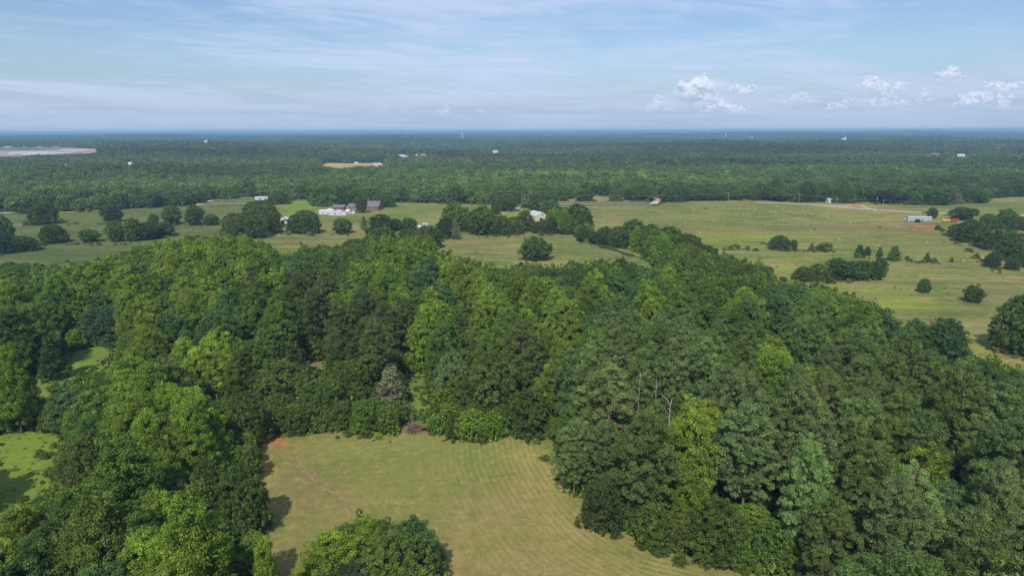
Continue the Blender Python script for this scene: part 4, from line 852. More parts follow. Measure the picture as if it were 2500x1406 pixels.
# ------------------------------------------------------------------ wood trees: the 300 largest of a kind stand singly, the rest are one mass
PLW = [('poplar', 'lime', 1695, 985, 138, 25, 'tall yellow-green tree beside the bare dead pine'), ('round', 'lime', 1662, 1120, 105, 14, 'low yellow-green tree at the foot of the tall yellow-green one'), ('round', 'poplar', 1690, 1190, 110, 12, 'fresh green tree below the two yellow-green ones'),
 ('pine', 'gpine', 1835, 962, 175, 28, 'great pale pine beside the tall yellow-green tree'), ('pine', 'gpine', 1488, 885, 170, 28, 'great pale pine over the far field corner'), ('pine', 'pine', 1560, 860, 120, 27, 'dark pine behind the great pale pine of the field corner'), ('pine', 'gpine', 1405, 1010, 110, 20, 'leaning pale pine lowest at the field corner'), ('pine', 'gpine', 1985, 1060, 130, 27, 'pale pine beneath the olive-topped crown of the pine stand'),
 ('round', 'lime', 515, 830, 145, 19, 'bright yellow-green round crown above the glade'), ('oak', 'blue', 248, 748, 135, 14, 'dark blue-green dome oak at the back of the glade'), ('poplar', 'bright', 18, 852, 100, 24, 'bright green column of leaves at the picture edge by the glade'),
 ('oak', 'olive', 680, 878, 175, 15, 'largest olive dome oak behind the ruddy field corner'), ('oak', 'olive', 855, 880, 140, 14, 'olive dome oak between the largest one and the grey cedar'), ('cedar', 'grey', 950, 903, 105, 13, 'silver-grey cedar beside the narrow lawn'), ('oak', 'olive', 1125, 915, 140, 13, 'olive dome oak just past the narrow lawn'),
 ('oak', 'gpine', 1105, 862, 110, 17, 'pale grey-green oak rising behind the olive dome by the lawn'), ('oak', 'olive', 590, 965, 130, 14, 'olive oak leaning over the ruddy field corner'), ('oak', 'dark', 1290, 945, 130, 13, 'dark oak at the back edge near the far field corner'),
 ('poplar', 'lime', 1960, 962, 90, 25, 'yellow-green crown tip inside the pine stand'), ('round', 'lime', 1900, 850, 150, 22, 'wide olive-yellow crown among the pines'), ('round', 'bgreen', 2318, 786, 112, 17, 'largest bluish tree at the edge of the bale field'), ('round', 'bgreen', 2238, 788, 82, 16, 'middle bluish tree at the edge of the bale field'),
 ('round', 'bgreen', 2150, 750, 84, 16, 'first bluish tree at the edge of the bale field'), ('round', 'bgreen', 1905, 714, 85, 20, 'bluish tree in the fresh green wood by the copse'), ('poplar', 'poplar', 965, 722, 72, 24, 'fresh green spire left of the yellow-tinged one mid-wood'), ('poplar', 'bright', 1040, 735, 92, 24, 'yellow-tinged bright tree in the middle of the wood'),
 ('poplar', 'poplar', 860, 712, 62, 23, 'bright column among the brownish pines'), ('round', 'poplar', 2255, 1078, 165, 20, 'broad fresh green tree in the middle of the pine stand'), ('pine', 'gpine', 2200, 1160, 175, 27, 'straggly pale pine with bare limbs at the bottom'), ('pine', 'gpine', 2450, 1120, 140, 27, 'pale pine at the picture edge in the pine stand'), ('pine', 'pine', 2270, 980, 140, 27, 'dark rounded pine above the broad fresh green tree'),
 ('poplar', 'bright', 455, 1225, 235, 26, 'largest bright tree at the bottom by the shaded gap'), ('poplar', 'bright', 640, 1318, 105, 22, 'bright tree nearest the mown field at the bottom'), ('oak', 'dark', 575, 1140, 150, 15, 'dark oak casting shade into the mown field'), ('oak', 'olive', 500, 1125, 110, 15, 'dusky oak behind the shade-casting dark oak'), ('oak', 'olive', 215, 1060, 150, 15, 'brownish olive oak beside the rank green meadow'),
 ('poplar', 'bright', 350, 1010, 130, 24, 'bright tree between the glade and the ruddy corner'), ('poplar', 'bright', 460, 960, 110, 24, 'tall bright tree over the ruddy field corner'), ('cedar', 'blue', 1535, 1085, 85, 13, 'dark bluish cedar beside the tall yellow-green tree'), ('oak', 'black', 1478, 1172, 120, 11, 'blackish green oak low on the curved field edge'), ('poplar', 'poplar', 1380, 722, 130, 24, 'broad olive-tinged tree in the middle of the wood'),
 ('poplar', 'poplar', 1620, 1050, 70, 20, 'fresh green tree behind the tall yellow-green one')]
hand = []
for kind, tn, px, ty, wpx, hgt, label in PLW:
    r_ = ray(px, ty); t_ = (HCAM - hgt) / -r_[2]; x, y = float(r_[0] * t_), float(r_[1] * t_); z = float(H(x, y)) - .1
    rad = wpx / 2 / F * float(to_px(x, y, z + hgt * .6)[2]); hand.append((px, ty, wpx, x, y, rad, hgt))
    place(kind, (x, y, z), rad / SPEC[kind][1] / 1.06, hgt / SPEC[kind][0], tn, label)
def clash(t_):
    for px, ty, wpx, x, y, rad, hgt in hand:
        d = math.hypot(t_['x'] - x, t_['y'] - y)
        if d < rad * .75 + t_['r'] * .35: return True
        if abs(t_['px'] - px) < wpx * .42 and ty - 6 < t_['py'] < ty + wpx * .9 and math.hypot(t_['x'], t_['y']) < math.hypot(x, y): return True
    return False
n0 = len(wood); wood = [t_ for t_ in wood if not clash(t_)]; print('removed for hand-placed', n0 - len(wood))
cnt = {}
def in_view(t_): return -20 < t_['px'] < 2520 and t_['py'] < 1620
wood.sort(key=lambda t_: -t_['app'])
LIMK = {'broadleaf_tree': 225, 'oak_tree': 200, 'pine_tree': 290, 'cedar_tree': 60, 'bush': 40}
single, mass = [], []
for t_ in wood:
    n_ = KN[t_['kind']]
    if in_view(t_) and cnt.get(n_, 0) < LIMK[n_]:
        cnt[n_] = cnt.get(n_, 0) + 1; single.append(t_)
    else: mass.append(t_)
print('singles', cnt, 'mass', len(mass))
def dirword(dx_, dy_):
    if abs(dx_) < 28 and abs(dy_) < 28: return 'beside'
    if abs(dx_) > abs(dy_) * 1.4: return ('right of' if dx_ > 0 else 'left of')
    return 'in front of' if dy_ > 0 else 'behind'
for t_ in single:
    ds = sorted((math.hypot(t_['px'] - x, (t_['py'] - y)), a, t_['px'] - x, t_['py'] - y) for a, x, y in LM)
    d0, a0, dx0, dy0 = ds[0]; d1, a1, dx1, dy1 = ds[1]
    sz_ = 'large ' if t_['s'] > 1.0 else ('small ' if t_['s'] < .72 else '')
    t_['base'] = f"{sz_}{WORD[t_['tn']]} {KW[t_['kind']]}"
    t_['l1'] = f"{t_['base']} {dirword(dx0, dy0)} {a0}"
    t_['l2'] = a1.replace('the ', '', 1)
from collections import defaultdict
by = defaultdict(list)
for t_ in single: by[t_['l1']].append(t_)
ORD = ['nearest', 'second nearest', 'third nearest', 'fourth nearest', 'fifth nearest', 'sixth nearest', 'seventh nearest', 'eighth nearest']
for l1, ts in by.items():
    if len(ts) == 1: ts[0]['label'] = l1; continue
    # tell them apart by a simple order along the photograph, nearest the camera first
    ts.sort(key=lambda q: -q['py'])
    nm = ['first', 'second', 'third', 'fourth', 'fifth', 'sixth', 'seventh', 'eighth', 'ninth', 'tenth', 'eleventh', 'twelfth', 'thirteenth', 'fourteenth', 'fifteenth', 'sixteenth', 'seventeenth', 'eighteenth', 'nineteenth', 'twentieth']
    for k_, q in enumerate(ts):
        q['label'] = f"{l1}, {nm[min(k_, 19)]} of these"
for t_ in single:
    o = place(t_['kind'], (t_['x'], t_['y'], t_['z'] - .1), t_['s'], t_['sz'], t_['tn'], t_['label'],
              {'pine_tree': 'pines of the near wood', 'oak_tree': 'oaks of the near wood', 'cedar_tree': 'cedars of the near wood', 'bush': 'bushes of the near wood'}.get(KN[t_['kind']], 'broadleaf trees of the near wood'))

# ------------------------------------------------------------------ masses: geometry-node instances of whole trees, one object per mass
LIB = bpy.data.collections.new('tree_library')
def lib_obj(name, P0, withtrunk=False):
    o = bpy.data.objects.new(name, P0['crown']); return o
def scatter(name, pts, lib_coll, label, cat):
    """pts: dict of arrays x y z s sz rot tint idx"""
    n = len(pts['x'])
    me = bpy.data.meshes.new(name); me.vertices.add(n)
    me.vertices.foreach_set('co', np.stack([pts['x'], pts['y'], pts['z']], -1).astype(np.float32).ravel())
    def A(nm, typ, arr, key):
        a = me.attributes.new(nm, typ, 'POINT'); a.data.foreach_set(key, np.ascontiguousarray(arr).ravel())
    A('tint', 'FLOAT_VECTOR', pts['tint'].astype(np.float32), 'vector')
    A('scl', 'FLOAT_VECTOR', np.stack([pts['s'], pts['s'], pts['sz']], -1).astype(np.float32), 'vector')
    A('rotz', 'FLOAT', pts['rot'].astype(np.float32), 'value')
    A('pick', 'INT', pts['idx'].astype(np.int32), 'value')
    o = link(name, me)
    ng = bpy.data.node_groups.new(name + '_scatter', 'GeometryNodeTree')
    ng.interface.new_socket('Geometry', in_out='INPUT', socket_type='NodeSocketGeometry'); ng.interface.new_socket('Geometry', in_out='OUTPUT', socket_type='NodeSocketGeometry')
    gi = ng.nodes.new('NodeGroupInput'); go = ng.nodes.new('NodeGroupOutput')
    ip = ng.nodes.new('GeometryNodeInstanceOnPoints'); ci = ng.nodes.new('GeometryNodeCollectionInfo')
    ci.inputs['Collection'].default_value = lib_coll; ci.inputs['Separate Children'].default_value = True; ci.inputs['Reset Children'].default_value = True
    mp = ng.nodes.new('GeometryNodeMeshToPoints')
    def NA(nm, typ):
        q = ng.nodes.new('GeometryNodeInputNamedAttribute'); q.data_type = typ; q.inputs['Name'].default_value = nm; return q.outputs['Attribute']
    cx = ng.nodes.new('ShaderNodeCombineXYZ')
    ng.links.new(gi.outputs[0], mp.inputs['Mesh']); ng.links.new(mp.outputs[0], ip.inputs['Points'])
    ng.links.new(ci.outputs[0], ip.inputs['Instance']); ip.inputs['Pick Instance'].default_value = True
    ng.links.new(NA('pick', 'INT'), ip.inputs['Instance Index']); ng.links.new(NA('scl', 'FLOAT_VECTOR'), ip.inputs['Scale'])
    ng.links.new(NA('rotz', 'FLOAT'), cx.inputs[2])
    er = ng.nodes.new('FunctionNodeEulerToRotation'); ng.links.new(cx.outputs[0], er.inputs[0]); ng.links.new(er.outputs[0], ip.inputs['Rotation'])
    ng.links.new(ip.outputs[0], go.inputs[0])
    md = o.modifiers.new('scatter', 'NODES'); md.node_group = ng
    return tag(o, label, cat, kind='stuff')
def make_lib(name, meshes):
    c = bpy.data.collections.new(name)
    for q, me in enumerate(meshes): c.objects.link(bpy.data.objects.new(f'{name}_{chr(97 + q)}', me))
    return c
def with_trunk(P0):
    """crown and trunk in one mesh for the masses"""
    a, b = P0['crown'], P0['trunk']
    na_, nb_ = len(a.vertices), len(b.vertices)
    va = np.empty(na_ * 3, np.float32); a.vertices.foreach_get('co', va); vb = np.empty(nb_ * 3, np.float32); b.vertices.foreach_get('co', vb)
    fa_ = np.arange(na_).reshape(-1, 4)
    fb = [tuple(p.vertices) for p in b.polygons if len(p.vertices) == 4]; fb = np.array(fb) + na_
    var = np.empty(na_, np.float32); a.attributes['var'].data.foreach_get('value', var)
    V = np.concatenate([va.reshape(-1, 3), vb.reshape(-1, 3)]); Fq = np.concatenate([fa_, fb])
    mi = np.concatenate([np.zeros(len(fa_)), np.ones(len(fb))])
    return mesh_np(P0['kind'] + '_tree', V, Fq, [a.materials[0], b.materials[0]], mi, {'var': np.concatenate([var, np.zeros(nb_, np.float32)])})
KL = ['poplar', 'round', 'oak', 'pine', 'cedar', 'shrub']
meshes, base_i = [], {}
for k_ in KL:
    base_i[k_] = len(meshes); meshes += [with_trunk(P0) for P0 in PROTO_M[k_]]
LIB0 = make_lib('near_kinds', meshes)
def arr(ts, fn): return np.array([fn(q) for q in ts])
def mk(ts): return dict(x=arr(ts, lambda q: q['x']), y=arr(ts, lambda q: q['y']), z=arr(ts, lambda q: q['z'] - .1), s=arr(ts, lambda q: q['s']), sz=arr(ts, lambda q: q['sz']), rot=rng.uniform(0, 6.28, len(ts)),
                        tint=arr(ts, lambda q: jit(q['tn'])), idx=arr(ts, lambda q: base_i[q['kind']] + random.randrange(NM[q['kind']])))
if mass: scatter('woodland', mk(mass), LIB0, 'mass of mixed green crowns filling the wood between the fields', 'woodland')
scatter('understory', mk(edge_trees), LIB0, 'low leafy understory trees filling the wood edges down to the grass', 'woodland')
# undergrowth: leafy bushes on the woodland floor and along its edges
X, Y = jgrid(-420, 420, 60, 480, 4.6, .45)
D = np.hypot(X, Y); ok = (D > 75) & (D < 470) & (np.abs(np.degrees(np.arctan2(X, Y))) < 46); X, Y = X[ok], Y[ok]; Z = H(X, Y)
S_ = rng.uniform(.7, 1.5, len(X)) * np.where(D[ok] > 300, 1.4, 1.0)
bad = crown_blocks(X, Y, Z, S_ * 2.4, S_ * 3.0)
ok = ~bad; X, Y, Z, S_ = X[ok], Y[ok], Z[ok], S_[ok]
tn_ = [random.choice(['green', 'green', 'olive', 'poplar', 'dark', 'poplar']) for _ in X]
scatter('undergrowth', dict(x=X, y=Y, z=Z - .1, s=S_, sz=S_ * rng.uniform(.8, 1.3, len(X)), rot=rng.uniform(0, 6.28, len(X)), tint=np.array([jit(q, .15) for q in tn_]), idx=base_i['shrub'] + rng.integers(0, 2, len(X))),
        LIB0, 'tangled green undergrowth along the wood edges and under the trees', 'undergrowth')
print('undergrowth', len(X))
# ------------------------------------------------------------------ the forest beyond the road
P1 = [make_proto(k_, 5 + s_, 1)['crown'] for k_ in ('poplar', 'round', 'oak', 'pine') for s_ in range(2)]
LIB1 = make_lib('middle_kinds', P1)
P2 = [make_proto(k_, 9 + s_, 2)['crown'] for k_ in ('poplar', 'round', 'oak', 'pine') for s_ in range(2)]
LIB2 = make_lib('far_kinds', P2)
K4 = ['poplar', 'round', 'oak', 'pine']
def fbm(x, y, s, seed):
    return (np.sin(x / s + seed + 1.7 * np.sin(y / s * .7 + seed * 2)) + np.sin(y / s * 1.3 - seed + 1.3 * np.sin(x / s * .8 + seed)) + .6 * np.sin((x + y) / s * 2.3 + seed * 3) + .5 * np.sin((x - 1.3 * y) / s * 3.9 + seed)) / 3.1
def far_tints(x, y):
    a = fbm(x, y, 160, 1.0); b = fbm(x, y, 420, 4.0); e = rng.normal(0, 1, len(x))
    g = np.array(T['green']); dk = np.array(T['dark']); po = np.array(T['poplar']) * 1.1; pn = np.array(T['pine']); ol = np.array(T['olive'])
    m1 = np.clip(.5 + a * .6 + e * .42, -.25, 1.4)[:, None]; m2 = np.clip(.5 + b * .7 + rng.normal(0, .2, len(x)), 0, 1)[:, None]
    c = (dk * (1 - m1) + g * m1) * (1 - m2) + (ol * .5 + pn * .5) * m2
    poplars = rng.random(len(x)) < (.03 + .16 * (a > .45)); c[poplars] = po * .85  # randomly picked crowns take the fresh poplar tint
    gr = rng.random(len(x)) < .012; c[gr] = np.array(T['grey']) * .7
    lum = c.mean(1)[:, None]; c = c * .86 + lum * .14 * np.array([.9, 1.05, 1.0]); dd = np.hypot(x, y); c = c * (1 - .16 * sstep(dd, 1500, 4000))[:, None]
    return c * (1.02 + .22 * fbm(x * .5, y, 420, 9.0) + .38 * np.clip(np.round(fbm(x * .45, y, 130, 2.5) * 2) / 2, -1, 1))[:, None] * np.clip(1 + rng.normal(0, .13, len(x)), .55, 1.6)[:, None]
def stand(x, y):
    # stands of different age: stepped heights and tones
    a = fbm(x * .55, y, 95, 7.0) + .6 * fbm(x * .6, y, 330, 3.3)
    return np.clip(np.round(a * 2.2) / 2.2, -1.2, 1.2)
def forest_ring(name, d0, d1, spacing, lib, label, sc_=1.0, hh=16.0):
    X, Y = jgrid(-d1 * .78, d1 * .78, 0, d1, spacing)
    D = np.hypot(X, Y); ok = (D >= d0) & (D < d1) & (np.abs(np.degrees(np.arctan2(X, Y))) < 43)
    X, Y, D = X[ok], Y[ok], D[ok]; Z = H(X, Y)
    S_ = rng.uniform(.60, 1.35, len(X)) * sc_; pine = (fbm(X, Y, 300, 2.0) > .35)
    kk = np.where(pine & (rng.random(len(X)) < .55) & (D > d0 + 90), 3, np.where(D < d0 + 330, rng.choice([1, 2, 2], len(X)), rng.choice([0, 1, 1, 2, 2], len(X))))
    Hs = np.array([SPEC[k_][0] for k_ in K4])[kk]; szf = hh / Hs * rng.uniform(.78, 1.22, len(X)) * (1 + .12 * pine) * (1 + np.where(D > 900, .38, .2) * stand(X, Y))
    bad = crown_blocks(X, Y, Z, S_ * 6.5, szf * Hs)
    ok = ~bad; X, Y, Z, S_, kk, szf = X[ok], Y[ok], Z[ok], S_[ok], kk[ok], szf[ok]
    print(name, len(X))
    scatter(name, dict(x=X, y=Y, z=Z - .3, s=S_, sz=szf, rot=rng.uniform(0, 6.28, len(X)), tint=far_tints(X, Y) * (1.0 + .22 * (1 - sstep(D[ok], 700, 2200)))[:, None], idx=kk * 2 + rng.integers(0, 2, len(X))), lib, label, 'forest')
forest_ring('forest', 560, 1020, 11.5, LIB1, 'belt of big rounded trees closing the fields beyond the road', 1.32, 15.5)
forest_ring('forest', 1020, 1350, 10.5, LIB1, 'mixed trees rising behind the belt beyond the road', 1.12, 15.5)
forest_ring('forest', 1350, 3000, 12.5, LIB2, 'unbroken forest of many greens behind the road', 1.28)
# far patches: a piece of closed canopy each
def patch_mesh(seed, size, pitch, R_, nleaf, leaf):
    r = np.random.default_rng(seed); X, Y = np.meshgrid(np.arange(-size / 2, size / 2, pitch), np.arange(-size / 2, size / 2, pitch)); n = X.size
    cx = X.ravel() + r.uniform(-.4, .4, n) * pitch; cy = Y.ravel() + r.uniform(-.4, .4, n) * pitch; cz = r.normal(0, 2.2, n); cr = R_ * r.uniform(.7, 1.2, n); cv = np.clip(r.normal(.45, .25, n), 0, 1)
    idx = np.repeat(np.arange(n), nleaf); d = sphere_dirs(r, len(idx), -.15)
    P = np.stack([cx[idx], cy[idx], cz[idx] + 10], -1) + d * cr[idx][:, None] * np.array([1, 1, .95])
    V, Fq = leaf_quads(r, P, d + r.normal(size=d.shape) * .35 + np.array([0, 0, .25]), leaf, .8)
    return mesh_np('canopy_patch', V, Fq, [M_LEAF], attrs={'var': np.repeat(np.clip(cv[idx] + r.normal(0, .1, len(idx)), 0, 1), 4)})
LIB3 = make_lib('canopy_patches', [patch_mesh(s_, 64, 12, 8.0, 50, 2.0) for s_ in range(4)])
LIB4 = make_lib('wide_canopy_patches', [patch_mesh(20 + s_, 200, 15, 9.5, 14, 4.6) for s_ in range(4)])
def patch_ring(name, d0, d1, size, lib, label, tall):
    X, Y = np.meshgrid(np.arange(-d1 * .8, d1 * .8, size * .94), np.arange(0, d1, size * .94)); X = X.ravel() + rng.uniform(-.06, .06, X.size) * size; Y = Y.ravel() + rng.uniform(-.06, .06, Y.size) * size
    D = np.hypot(X, Y); ok = (D >= d0) & (D < d1) & (np.abs(np.degrees(np.arctan2(X, Y))) < 42); X, Y = X[ok], Y[ok]; Z = H(X, Y)
    bad = np.zeros(len(X), bool)
    for a in (-.5, 0, .5):
        for b in (-.5, 0, .5):
            for zz in (4, 14):
                px, py, _ = to_px(X + a * size, Y + b * size, Z + zz); bad |= is_open(px, py)
    ok = ~bad; X, Y, Z = X[ok], Y[ok], Z[ok]; n = len(X); print(name, n)
    zj = rng.normal(0, 1.2, n) + 5 * stand(X, Y)
    tall_ = 1 + .25 * fbm(X, Y, 900, 6.0) * tall
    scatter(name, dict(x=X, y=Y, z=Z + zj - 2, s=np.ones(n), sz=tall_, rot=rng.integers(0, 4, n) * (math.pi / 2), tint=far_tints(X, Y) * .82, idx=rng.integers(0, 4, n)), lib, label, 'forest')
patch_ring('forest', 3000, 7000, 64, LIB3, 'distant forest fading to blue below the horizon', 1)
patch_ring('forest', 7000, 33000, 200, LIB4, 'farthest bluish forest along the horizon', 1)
# small weeds and rank tufts scattered over the pastures
X, Y = jgrid(-420, 620, 330, 760, 9, .5)
ok = rng.random(len(X)) < .09 * (1 + 1.4 * (fbm(X, Y, 40, 3.0) > .25)); X, Y = X[ok], Y[ok]; Z = H(X, Y)
px, py, _ = to_px(X, Y, Z); ok = inpoly(px, py, RFLD) | inpoly(px, py, PAST) | inpoly(px, py, LFLD) | inpoly(px, py, CFLD); X, Y, Z = X[ok], Y[ok], Z[ok]
tuft_s = rng.uniform(.08, .26, len(X)) * (1 + 1.3 * (rng.random(len(X)) < .05))
scatter('weeds', dict(x=X, y=Y, z=Z, s=tuft_s * 1.5, sz=tuft_s * .75, rot=rng.uniform(0, 6.28, len(X)), tint=np.array([jit(random.choice(['green', 'olive', 'dark', 'poplar']), .15) for _ in X]), idx=rng.integers(0, 2, len(X))),
        make_lib('tuft_kinds', [PROTO['shrub'][q]['crown'] for q in range(2)]), 'scattered dark weed tufts over the pastures', 'weeds')
X, Y = jgrid(-230, -90, 120, 230, 2.6, .5); ok = rng.random(len(X)) < .55; X, Y = X[ok], Y[ok]; Z = H(X, Y); px, py, _ = to_px(X, Y, Z); ok = inpoly(px, py, MEADOW) | inpoly(px, py, GLADE) & (rng.random(len(X)) < .3); X, Y, Z = X[ok], Y[ok], Z[ok]
tuft_s = rng.uniform(.07, .17, len(X)) * (1 + 1.6 * (rng.random(len(X)) < .05))
scatter('weeds', dict(x=X, y=Y, z=Z - .05, s=tuft_s * 1.6, sz=tuft_s * .55, rot=rng.uniform(0, 6.28, len(X)), tint=np.array([tuple(v * 1.0 for v in jit(random.choice(['bright', 'poplar', 'bright', 'lime']), .15)) for _ in X]), idx=rng.integers(0, 2, len(X))),
        make_lib('meadow_tuft_kinds', [PROTO['shrub'][q]['crown'] for q in range(2)]), 'rank knee-high weeds tufting the green meadow', 'weeds')

HL2 = [[(640, 496), (760, 488)], [(940, 495), (1080, 498), (1210, 502)], [(1640, 491), (1840, 488)], [(1900, 491), (1990, 496)], [(2140, 500), (2300, 503), (2420, 492)], [(140, 517), (300, 509), (450, 501)], [(1360, 492), (1590, 494)]]
HL3 = [HAY[:21] , MEADOW[1:10], GLADE + GLADE[:1], LAWN + LAWN[:1], PAST + PAST[:1]]
HL = [[(1755, 612), (1850, 612), (1960, 615), (2040, 617)], [(2080, 627), (2180, 637), (2260, 643), (2360, 648)], [(90, 600), (200, 597), (300, 598), (420, 588), (540, 580)], [(800, 574), (900, 576), (1010, 572)], [(1400, 580), (1440, 598), (1520, 606), (1600, 618)],
      [(1900, 690), (1990, 692), (2150, 684)], [(2290, 560), (2330, 590), (2400, 640), (2440, 668)], [(60, 551), (180, 548), (300, 548), (500, 553)], [(2250, 520), (2350, 530), (2480, 545)], [(690, 573), (780, 577)], [(1080, 590), (1120, 566), (1260, 578), (1400, 572)]]
hx, hy, hbig = [], [], []
for pl_ in HL + HL2 + HL3:
    P_ = [at(*q) for q in pl_]
    for a, b in zip(P_, P_[1:]):
        n = int((b - a).length / (.7 if pl_ in HL3[:4] else 1.6))
        for q in range(n):
            if math.sin(q * .31 + a.x) + random.random() * 1.2 < .25: continue
            p = a.lerp(b, q / n); hx.append(p.x + random.gauss(0, 1.6)); hy.append(p.y + random.gauss(0, 1.6) + (4 if pl_ in HL2 else 0)); hbig.append(1.9 if pl_ in HL2 else (.62 if pl_ in HL3 else 1.0))
hx, hy = np.array(hx), np.array(hy); n = len(hx); hs = np.array(hbig) * rng.uniform(.18, .55, n) * (1 + 1.2 * (rng.random(n) < .12))
scatter('hedge_scrub', dict(x=hx, y=hy, z=H(hx, hy), s=hs, sz=hs * rng.uniform(.6, 1.3, n), rot=rng.uniform(0, 6.28, n), tint=np.array([jit(random.choice(['green', 'olive', 'poplar', 'olive', 'dark']), .15) for _ in hx]), idx=rng.integers(0, 2, n)),
        make_lib('scrub_kinds', [PROTO['shrub'][q]['crown'] for q in range(2)]), 'scrubby low growth along the old fence lines of the fields', 'scrub')

# ------------------------------------------------------------------ dead wood
def hand_ground(px, py, z): 
    r_ = ray(px, py); t_ = (HCAM - z) / -r_[2]; return (r_[0] * t_, r_[1] * t_, 0)
def dead(name, mb, loc, label, s=1.0, rz=0.0):
    o = mb.build(name, M_DEAD, None, loc, True); o.scale = (s, s, s); o.rotation_euler.z = rz
    return tag(o, label, 'dead tree')
mb = dead_tree_mesh(3, 27, .30, 16, 1.7, 2, start=.45, up=.25)
mb.tube([(0.3, 0, 25.5), (-1.0, 0, 28), (-2.6, 0.2, 29.6)], [.15, .11, .04], 5); mb.tube([(0, 0, 26), (.3, 0, 28.2)], [.15, .06], 5)
dead('dead_pine', mb, hand_ground(1637, 985, 22.5), 'bare bleached trunk of a dead pine with a forked broken top', .84)
dead('dead_pine', dead_tree_mesh(5, 25, .18, 14, 2.4, 3, start=.4, up=.2), hand_ground(1560, 935, 22), 'thin grey dead pine with crooked limbs near the bleached trunk')
dead('dead_pine', dead_tree_mesh(8, 24, .15, 10, 2.0, 2, start=.5, up=.3), hand_ground(1604, 940, 22), 'slim pale dead stem between two dead pines')
dead('dead_tree', dead_tree_mesh(11, 21, .5, 9, 9.5, 3, start=.35, up=1.6), at(970, 462), 'tall bare white dead tree rising over the wood beyond the road')
dead('dead_tree', dead_tree_mesh(12, 9, .25, 7, 4.5, 3, start=.3, up=.6), hand_ground(925, 556, 3), 'bare forked grey limbs in the hedge below the brick house')
dead('dead_tree', dead_tree_mesh(13, 15, .3, 9, 6, 3, start=.4, up=.9), at(2018, 482), 'bare white-limbed tree behind the white house')
dead('dead_tree', dead_tree_mesh(14, 13, .12, 10, 2.4, 3, start=.3, up=.9), hand_ground(1005, 1018, 3.0), 'thin leafless birch-like stem leaning over the brush pile', .55)
for q, (x, y, z, s) in enumerate([(2215, 1330, 10, .9), (2105, 1110, 17, .9), (1985, 1110, 17, .7), (2345, 1040, 20, .7)]):
    dead('dead_pine', dead_tree_mesh(30 + q, 21, .17, 14, 3.4, 3, start=.35, up=.3), hand_ground(x, y, z), ['straggly bare pine limbs showing low in the pine stand', 'straight bare pine stem in a gap of the pine stand', 'forked bare stem among the pale pines', 'broken bare limb standing high in the pine stand'][q], s)
# brush pile beside the lawn mouth
r_ = random.Random(4); mb = MB()
for q in range(260):
    a = r_.uniform(0, 6.28); rr_ = r_.uniform(0, 3.0) * .9; p = Vector((rr_ * math.cos(a), rr_ * math.sin(a) * .8, r_.uniform(0, 2.2) * (1 - rr_ / 4)))
    d = Vector((r_.gauss(0, 1), r_.gauss(0, 1), r_.uniform(-.2, .7))).normalized(); l_ = r_.uniform(.8, 2.6)
    mb.tube([p, p + d * l_ * .5 + Vector((0, 0, .1)), p + d * l_], [.07, .05, .02], 4, False)
tag(mb.build('brush_pile', solid('brushwood', (0.20, 0.14, 0.105), .9, .4, 1), None, at(1012, 1052)), 'heap of ruddy dead brushwood at the field edge below the lawn', 'brush pile')
mb = MB(); mb.tube([(-6, 0, .3), (0, .2, .5), (7, 0, .4)], [.2, .22, .1], 6)
tag(mb.build('log', M_DEAD, None, at(1012, 919), True), 'pale fallen log lying across the far end of the narrow lawn', 'log')
# ------------------------------------------------------------------ straw bales
def bale_mesh():
    mb = MB(); mb.lathe([(0, -.78), (.55, -.79), (.80, -.76), (.86, -.70), (.88, -.2), (.87, .2), (.86, .70), (.80, .76), (.55, .79), (0, .78)], n=18)
    me = mb.mesh('bale', M_STRAW, True); me.transform(Matrix.Rotation(math.pi / 2, 4, 'X') @ Matrix.Scale(1, 4)); me.transform(Matrix.Translation((0, 0, .82)))
    return me
def bale_end():
    mb = MB()
    for s in (-1, 1):
        for k in range(4):
            r0 = .1 + k * .18; n = 14
            for j in range(n):
                a0, a1 = 2 * math.pi * j / n, 2 * math.pi * (j + 1) / n
                mb.poly([(r * math.cos(a), s * (.80 + .004 * k), .82 + r * math.sin(a)) for r, a in ((r0, a0), (r0 + .09, a0), (r0 + .09, a1), (r0, a1))])
    return mb.mesh('bale_end_rings', M_STRAWEND)
BM, BE = bale_mesh(), bale_end()
BALES = [(1450 + a / 4.1667, 440 + b / 4.1667) for a, b in [(97, 303), (162, 345), (693, 325), (885, 380), (1002, 288), (1037, 306), (1010, 333), (1131, 250), (1033, 402), (1213, 418), (780, 455), (925, 448), (1056, 522), (1080, 548), (1211, 613), (1571, 268), (1637, 300), (1858, 268), (1922, 294), (1845, 330), (1795, 325), (1522, 354), (1556, 360), (1592, 375), (1925, 407), (1750, 464), (1786, 455), (2371, 385), (2163, 464), (2205, 521), (2250, 532), (2490, 605)]]
BALES += [(1650 + a / 2.941, 300 + b / 2.941) for a, b in [(1227, 657), (1252, 718), (1486, 711), (1800, 864), (1455, 890), (2060, 993), (2203, 970), (1402, 680)]] + [(2389, 731), (1472, 513), (1616, 518), (1420, 511)]
BM_LM = [('the tallest hedge trees', 1560, 570), ('the dirt track', 1600, 500), ('the dome oaks of the pasture hedge', 1700, 600), ('the dense round tree', 1900, 590), ('the roadside pole', 1778, 490), ('the sandy yard', 2060, 510), ('the pale blue shed', 2240, 535), ('the red soil patch', 2260, 560),
         ('the close tree pair', 2105, 610), ('the full broad cedar', 2183, 620), ('the big oaks', 2400, 610), ('the bright lone tree', 2376, 720), ('the road bend', 1880, 500), ('the middle of the bale field', 1850, 550), ('the pale green barn', 1400, 520), ('the wispy grey sapling', 1990, 600), ('the small trunked roadside trees', 1720, 500)]
bl = []
